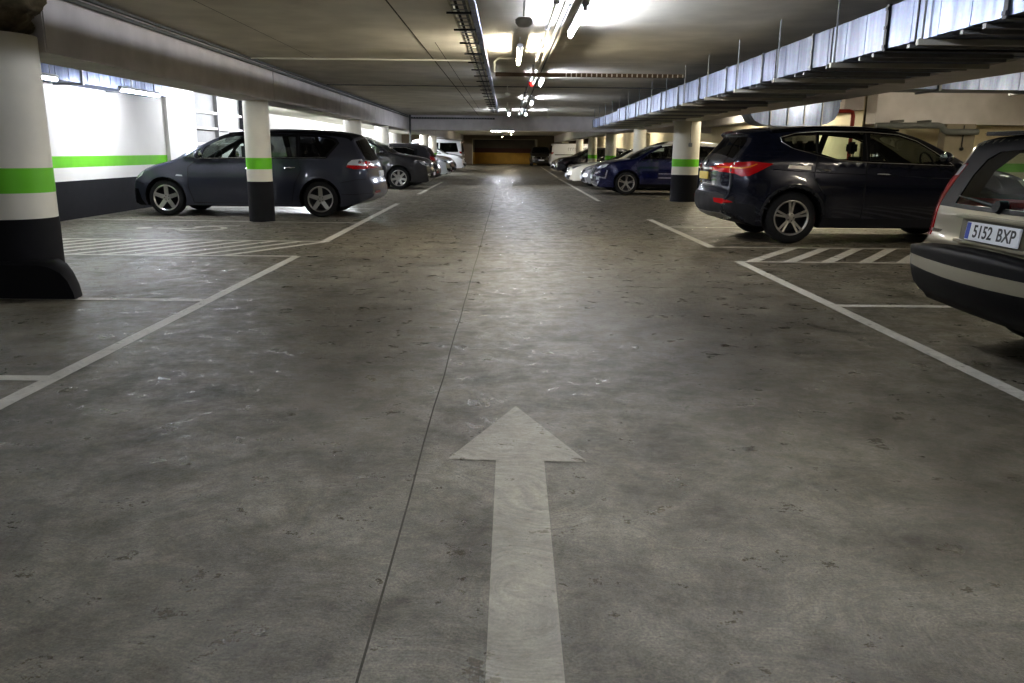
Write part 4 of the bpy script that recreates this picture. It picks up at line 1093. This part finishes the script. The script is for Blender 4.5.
# ---------------------------------------------------------------- big duct, right of the lane
root = empty('ventilation_duct', (2.9, 14, ZB)); tag(root, 'long galvanised ventilation duct hung under the ceiling right of the lane', 'duct')
def rel(o, r):
    o.location = -Vector(r.location) if o.parent else o.location; return o
X0d, X1d = 2.9, 4.24
fl = [4.93-1.53*2+1.53*k for k in range(18)]
for i, (a, b_) in enumerate(zip(fl, fl[1:])):
    zt = 2.35 if a < 21 else 2.30; bm = bmesh.new()
    n = 8
    for k in range(n):   # faint standing creases
        y0 = a+(b_-a)*k/n; y1 = a+(b_-a)*(k+1)/n; d = .003 if k % 2 else 0
        box(bm, X0d+d, X1d, y0, y1, ZB+.004*(k % 2), zt)
    rel(obj('duct_section', bm, GALV, root, 0), root)
    bm = bmesh.new(); e = .012
    for x0, x1, z0, z1 in ((X0d-e, X0d, ZB-e, zt+e), (X0d, X1d, ZB-e, ZB), (X0d, X1d, zt, zt+e)): box(bm, x0, x1, b_-(.022 if i < 3 else .012), b_+(.022 if i < 3 else .012), z0, z1)
    for z in (ZB+.02, (ZB+zt)/2, zt-.02): box(bm, X0d-e-.008, X0d-e, b_-.02, b_+.02, z-.012, z+.012)
    rel(obj('flange', bm, DSTEEL if i < 3 else STEEL, root, 0), root)
    bm = bmesh.new(); box(bm, X0d-.004, X0d+.01, b_-.47, b_-.455, ZB, zt); rel(obj('seam', bm, DSTEEL, root, 0), root)
    bm = bmesh.new(); tube(bm, [(X0d-.03, b_-.62, ZB-.02), (X0d-.03, b_-.62, ZC)], .008, 6); rel(obj('hanger_rod', bm, STEEL, root), root)
    bm = bmesh.new(); box(bm, X0d-.06, X1d, b_-.64, b_-.60, ZB-.045, ZB-.005); rel(obj('support_rail', bm, PIPEW, root, 0), root)
    for q in (.25, .5, 1.2):
        bm = bmesh.new(); yy = a+q; box(bm, X0d+.02, X1d-random.uniform(0, .25), yy-.02, yy+.02, ZB-.03, ZB); rel(obj('stiffener_rib', bm, STEEL, root, 0), root)
# cross branch above the navy SUV's bay
root = empty('branch_duct', (7, 12.5, 2.25)); tag(root, 'bright galvanised cross duct at the upper right above the parked cars', 'duct')
for k in range(6):
    bm = bmesh.new(); x0 = 5.0+k*1.5
    for j in range(5): box(bm, x0+.3*j, x0+.3*(j+1), 12.5+(.008 if j % 2 else 0), 13.2, 2.22, 2.56)
    rel(obj('duct_section', bm, GALV, root, 0), root)
    bm = bmesh.new(); box(bm, x0-.02, x0+.02, 12.47, 13.2, 2.19, 2.59); rel(obj('flange', bm, STEEL, root, 0), root)
# rounded drop box
root = empty('duct_elbow', (5.9, 17, 2.0)); tag(root, 'curved galvanised duct box hanging below the beam above the navy SUV roof', 'duct')
prof = [(4.98, 2.30), (4.98, 2.16), (5.02, 2.03), (5.10, 1.92), (5.22, 1.85), (5.36, 1.82), (5.7, 1.815), (6.1, 1.815), (6.4, 1.82), (6.6, 1.86), (6.75, 1.95), (6.82, 2.08), (6.84, 2.2), (6.84, 2.30)]
for k, (a, b_) in enumerate(((4.97, 5.42), (5.42, 5.78), (5.78, 6.12), (6.12, 6.48), (6.48, 6.86))):
    pts = [p for p in prof if a <= p[0] <= b_]
    def zat(x):
        for p, q in zip(prof, prof[1:]):
            if p[0] <= x <= q[0] and q[0] > p[0]: return p[1]+(q[1]-p[1])*(x-p[0])/(q[0]-p[0])
        return 2.3
    pts = [(a, 2.34), (a, zat(a) if a > 4.98 else 2.3)]+[p for p in pts if a < p[0] < b_]+[(b_, zat(b_) if b_ < 6.84 else 2.3), (b_, 2.34)]
    bm = bmesh.new(); A = [bm.verts.new((x, 17.0, z)) for x, z in pts]; B = [bm.verts.new((x, 17.7, z)) for x, z in pts]; n = len(pts)
    for i in range(n): bm.faces.new((A[i], A[(i+1) % n], B[(i+1) % n], B[i]))
    bm.faces.new(A); bm.faces.new(B[::-1]); bmesh.ops.recalc_face_normals(bm, faces=bm.faces)
    rel(obj('duct_section', bm, GALV, root, 30), root)
for x in (5.2, 6.6):
    bm = bmesh.new(); tube(bm, [(x, 17.3, 2.3), (x, 17.3, ZC)], .008, 6); rel(obj('hanger_rod', bm, STEEL, root), root)
for x in (5.42, 5.78, 6.12, 6.48):
    bm = bmesh.new(); box(bm, x-.012, x+.012, 16.97, 17.0, 1.83, 2.34); rel(obj('seam', bm, STEEL, root, 0), root)
# duct high on the left wall
root = empty('wall_duct', (-7.3, 12, 2.3)); tag(root, 'galvanised duct high on the left wall behind the beam', 'duct')
for k in range(7):
    y0 = 5.0+k*1.8; bm = bmesh.new()
    for j in range(9): box(bm, -7.6, -7.12+(.008 if j % 2 else 0), y0+.2*j, y0+.2*(j+1), 2.28, 2.58)
    rel(obj('duct_section', bm, GALV, root, 0), root); bm = bmesh.new(); box(bm, -7.6, -7.09, y0-.02, y0+.02, 2.25, 2.6); rel(obj('flange', bm, STEEL, root, 0), root)

# ---------------------------------------------------------------- cable tray and pipes
root = empty('cable_tray', (-.38, 12, 2.4)); tag(root, 'long steel cable ladder hung from the ceiling left of the lane centre', 'cable tray')
for x in (-.475, -.335):
    bm = bmesh.new(); box(bm, x-.008, x+.008, 2, 25.9, 2.40, 2.45); rel(obj('side_rail', bm, mat('tray_brass', 'a9a48c', .4, .7, var=.15), root, 0), root)
bm = bmesh.new(); box(bm, -.315, -.265, 2, 25.9, 2.39, 2.44); box(bm, -.30, -.235, 2, 6.35, 2.385, 2.46); rel(obj('cable_trunking', bm, GALV, root, 0), root)
bm = bmesh.new(); tube(bm, [(-.43, 2, 2.42), (-.43, 25.9, 2.42)], .012); rel(obj('cable', bm, BLACK, root), root)
bm = bmesh.new(); tube(bm, [(-.36, 2, 2.42), (-.36, 25.9, 2.42)], .015); rel(obj('cable', bm, PIPEG, root), root)
y = 5.2; r0 = None
while y < 25.8:
    if r0 is None:
        bm = bmesh.new(); box(bm, -.07, .07, -.005, .005, -.004, .004); r0 = obj('rung', bm, STEEL, root, 0); r = r0
    else: r = r0.copy(); COL.objects.link(r); r.parent = root
    r.location = (-.405+.38, y-12, 2.405-2.4); y += .22 if y < 16 else .5
for k in range(20):
    y = 6.2+.97*k
    if y > 25.8: break
    bm = bmesh.new(); box(bm, -.52, -.31, y-.01, y+.01, 2.37, 2.385)
    for x in (-.315,): tube(bm, [(x, y, 2.36), (x, y, ZC)], .005, 6)
    rel(obj('hanger_bar', bm, DSTEEL, root, 0), root)
def pipe(name, pts, r, m, label, clips=0):
    root = empty(name, pts[0]); tag(root, label, 'pipe')
    bm = bmesh.new(); tube(bm, pts, r, 10); rel(obj('pipe_run', bm, m, root), root)
    if clips:
        a, b_ = Vector(pts[0]), Vector(pts[-1])
        for k in range(clips):
            p = a+(b_-a)*(k+.5)/clips; bm = bmesh.new(); box(bm, p.x-r-.012, p.x+r+.012, p.y-r-.01, p.y+r+.01, p.z-r-.005, ZC)
            rel(obj('pipe_clip', bm, STEEL, root, 0), root)
    return root
pipe('conduit', [(-3.95, 12.9, 2.595), (-.50, 12.9, 2.595)], .014, PIPEW, 'thin white conduit crossing the ceiling from the left beam to the cable tray')
pipe('conduit', [(-.20, 12.6, 2.40), (-.20, 12.6, 2.55), (-.14, 12.6, 2.60), (.15, 12.6, 2.605)], .014, PIPEW, 'bent white conduit leaving the cable tray to the right')
pipe('conduit', [(.42, 2, 2.52), (.42, 33, 2.52)], .014, PIPEW, 'white ceiling conduit right of the lane centre, left of the pair', 20)
pipe('conduit', [(.50, 2, 2.52), (.50, 33, 2.52)], .014, PIPEW, 'white ceiling conduit right of the lane centre, right of the pair')
pipe('conduit', [(.58, 8, 2.59), (.58, 33, 2.59)], .012, DSTEEL, 'dark ceiling conduit feeding the strip lights right of the lane centre')
pipe('conduit', [(-3.94, -2, 2.53), (-3.94, 33, 2.53)], .022, PIPEG, 'grey pipe along the top of the left beam, lower of the two')
pipe('conduit', [(-3.95, -2, 2.59), (-3.95, 33, 2.59)], .018, PIPEG, 'grey pipe along the top of the left beam, under the ceiling')
pipe('conduit', [(-3.9, 18.0, 2.60), (4.2, 18.0, 2.60)], .010, PIPEG, 'thin grey conduit crossing the ceiling further away')
pipe('downpipe', [(-3.88, 33, ZC), (-3.88, 32.9, 0)], .04, PIPEG, 'slender pipe dropping at the end of the left beam')
root = empty('cross_tray', (1, 13.7, 2.45)); tag(root, 'narrow perforated cable tray crossing from the ladder tray to the duct', 'cable tray')
bm = bmesh.new(); box(bm, -.2, 2.9, 13.68, 13.72, 2.44, 2.50); rel(obj('tray_channel', bm, mat('tray_brown', '5a4a38', .6, .3), root, 0), root)
for k in range(24):
    bm = bmesh.new(); x = .95+.083*k; box(bm, x, x+.018, 13.67, 13.68, 2.445, 2.495); rel(obj('tray_slot', bm, PIPEW, root, 0), root)
root = empty('perforated_tray', (-2, 32.8, 2.5)); tag(root, 'perforated tray along the far cross beam on the left', 'cable tray')
bm = bmesh.new(); box(bm, -3.8, -.5, 32.7, 32.85, 2.46, 2.52); rel(obj('tray_channel', bm, DSTEEL, root, 0), root)
for k in range(30):
    bm = bmesh.new(); x = -3.75+.108*k; box(bm, x, x+.05, 32.69, 32.7, 2.475, 2.505); rel(obj('tray_slot', bm, STEEL, root, 0), root)

# detectors, sounders
def detector(x, y, zd, label, r=.06):
    root = empty('smoke_detector', (x, y, ZC)); tag(root, label, 'detector')
    bm = bmesh.new(); tube(bm, [(0, 0, 0), (0, 0, zd-ZC+.03)], .009, 8); obj('stem', bm, PIPEW, root)
    bm = bmesh.new(); lathe(bm, [(.001, zd-ZC-.05), (r*.6, zd-ZC-.045), (r, zd-ZC-.015), (r, zd-ZC+.015), (r*.7, zd-ZC+.03), (.001, zd-ZC+.03)], 24, 'Z'); bmesh.ops.recalc_face_normals(bm, faces=bm.faces); obj('sensor_head', bm, PIPEW, root, 50)
detector(.135, 7.2, 2.32, 'white dome detector hanging on a stem, nearest the camera', .075)
detector(.0, 17.6, 2.42, 'white detector on a short stem in the middle distance'); detector(0, 24, 2.42, 'far white detector on a stem before the cross beam')
detector(1.2, 24.5, 2.25, 'thin stemmed detector right of the far strip lights', .05)
def sounder(x, y, label):
    bm = bmesh.new(); lathe(bm, [(.001, -.085), (.03, -.08), (.05, -.055), (.055, 0), (.001, 0)], 24, 'Z'); bmesh.ops.recalc_face_normals(bm, faces=bm.faces)
    bm.transform(Matrix.Translation((x, y, 2.50))); tag(obj('fire_sounder', bm, mat('red_plastic', 'a01c14', .35)), label, 'alarm')
    return
sounder(.42, 6.75, 'red domed fire sounder on the conduit at the top of the picture'); sounder(.44, 15.5, 'small red fire sounder further along the conduit')

# ---------------------------------------------------------------- strip lights
def strip_light(x, y, z, label, length=1.25, ax='Y', warm=False, group=None, tm=None):
    root = empty('strip_light', (x, y, z), 0 if ax == 'Y' else PI/2); tag(root, label, 'light', group)
    bm = bmesh.new(); box(bm, -.035, .035, -length/2-.03, length/2+.03, .02, .065, bev=.008)
    for s_ in (-1, 1): box(bm, -.02, .02, s_*(length/2+.01)-.015, s_*(length/2+.01)+.015, -.02, .03)
    for s_ in (-.4, .4): tube(bm, [(0, s_*length, .06), (0, s_*length, ZC-z)], .006, 6)
    obj('housing', bm, HOUS, root, 30)
    bm = bmesh.new(); tube(bm, [(0, -length/2, -.005), (0, length/2, -.005)], .02, 10); obj('tube', bm, tm or (TUBEW if warm else TUBE), root, 50)
for y, l in ((-10, 'strip light far behind the camera'), (-4, 'strip light behind the camera'), (2.6, 'strip light above the camera, just outside the picture')): strip_light(.68, y, 2.5, l, 1.5)
strip_light(.69, 8.5, 2.5, 'bright strip light nearest the camera, right of the lane centre', 1.7)
strip_light(.15, 11.1, 2.46, 'bright strip light on the lane centre, second from the camera', 1.6, warm=True)
strip_light(.62, 15.2, 2.48, 'strip light just past the cross tray, right of centre')
strip_light(.64, 21.7, 2.48, 'fourth strip light along the lane, right of centre')
strip_light(.64, 28.2, 2.48, 'fifth strip light along the lane, right of centre')
strip_light(.06, 28.4, 2.48, 'strip light on the lane centre just before the far cross beam')
strip_light(-.25, 44.6, 2.3, 'lit strip light beyond the far cross beam', 1.2, 'X')
strip_light(.2, 77.6, 2.35, 'fill strip light added inside the ramp mouth to brighten its walls', 1.5, tm=TUBED)  # invented lamp, put in to brighten the ochre ramp walls
strip_light(-.4, 68, 2.4, 'fill strip light added just in front of the ramp mouth', 1.5, tm=TUBED)  # fill lamp added to lift the dark far end
strip_light(.3, 58, 2.4, 'strip light on the lane centre before the ramp', 1.2, warm=True)
for i, (x, y) in enumerate(((-6.4, 7.5), (-6.6, 11.5), (-6.6, 15.0))):
    strip_light(x, y, 2.2 if i else 2.35, ['strip light over the left bay nearest the camera', 'strip light under the wall duct behind the left beam', 'strip light by the left wall above the people carrier nose'][i], 1.5, tm=TUBEM if i < 2 else None)
LL = ['strip light over the bay just past the people carrier', 'strip light between the people carrier and grey crossover', 'strip light directly above the grey crossover', 'strip light directly above the dark hatchback', 'strip light directly above the white crossover', 'strip light directly above the wine red car', 'strip light just before the white van with the black window', 'strip light above the white van with the black window', 'strip light on the left beyond the white van', 'farthest strip light on the left by the ramp wall']
LR = ['warm strip light above the beige estate', 'warm strip light placed out of view over the deep bay to brighten the cross duct', 'warm strip light lighting the bare concrete pier', 'warm strip light just past the navy SUV by the curved duct box', 'warm strip light behind the thick right column', 'warm strip light above the silver hatchback', 'warm strip light behind the ivory hatchback', 'warm strip light above the black SUV', 'warm strip light between the black hatchback and delivery van', 'warm strip light above the delivery van', 'farthest warm strip light on the right by the ramp']
for i, y in enumerate((19.5, 23, 26.5, 30, 38, 42.5, 47.5, 53, 60, 67)):
    strip_light(-6.3, y, 2.4, LL[i], 1.5, tm=TUBEL if i > 1 else None)
for i, (x, y) in enumerate(((7, 4), (9.4, 9.2), (11.5, 15.0), (6.7, 15.2), (6.6, 21.5), (6.7, 27), (6.7, 37.5), (6.7, 45.5), (6.7, 52), (6.7, 60), (6.7, 68))):  # second one stands out of view, placed to brighten the cross duct
    strip_light(x, y, 2.45, LR[i], 1.5, warm=True)

# ---------------------------------------------------------------- camera, world
import_w = bpy.data.worlds.new('World'); S.world = import_w; import_w.use_nodes = True
import_w.node_tree.nodes['Background'].inputs[0].default_value = (.5, .55, .6, 1); import_w.node_tree.nodes['Background'].inputs[1].default_value = .05
cd = bpy.data.cameras.new('camera'); cam = bpy.data.objects.new('camera', cd); COL.objects.link(cam); S.camera = cam
cd.sensor_width = 36; cd.lens = 796/1024*36; cd.clip_start = .05; cd.clip_end = 300
p = math.radians(13.4547); yaw = math.radians(.48964); roll = math.radians(.6)
F = Vector((math.sin(yaw)*math.cos(p), math.cos(yaw)*math.cos(p), -math.sin(p))); Rv = Vector((math.cos(yaw), -math.sin(yaw), 0)); U = Rv.cross(F)
xc = Rv*math.cos(roll)+U*math.sin(roll); yc = U*math.cos(roll)-Rv*math.sin(roll)
cam.matrix_world = Matrix.Translation((0, 0, 1.25)) @ Matrix((xc, yc, -F)).transposed().to_4x4()
S.view_settings.view_transform = VIEW; S.view_settings.look = LOOK; S.view_settings.exposure = EXPO
S.cycles.use_denoising = True
S.cycles.max_bounces = 8; S.cycles.diffuse_bounces = 4; S.cycles.transparent_max_bounces = 12; S.cycles.sample_clamp_indirect = 6; S.cycles.caustics_reflective = False; S.cycles.caustics_refractive = False
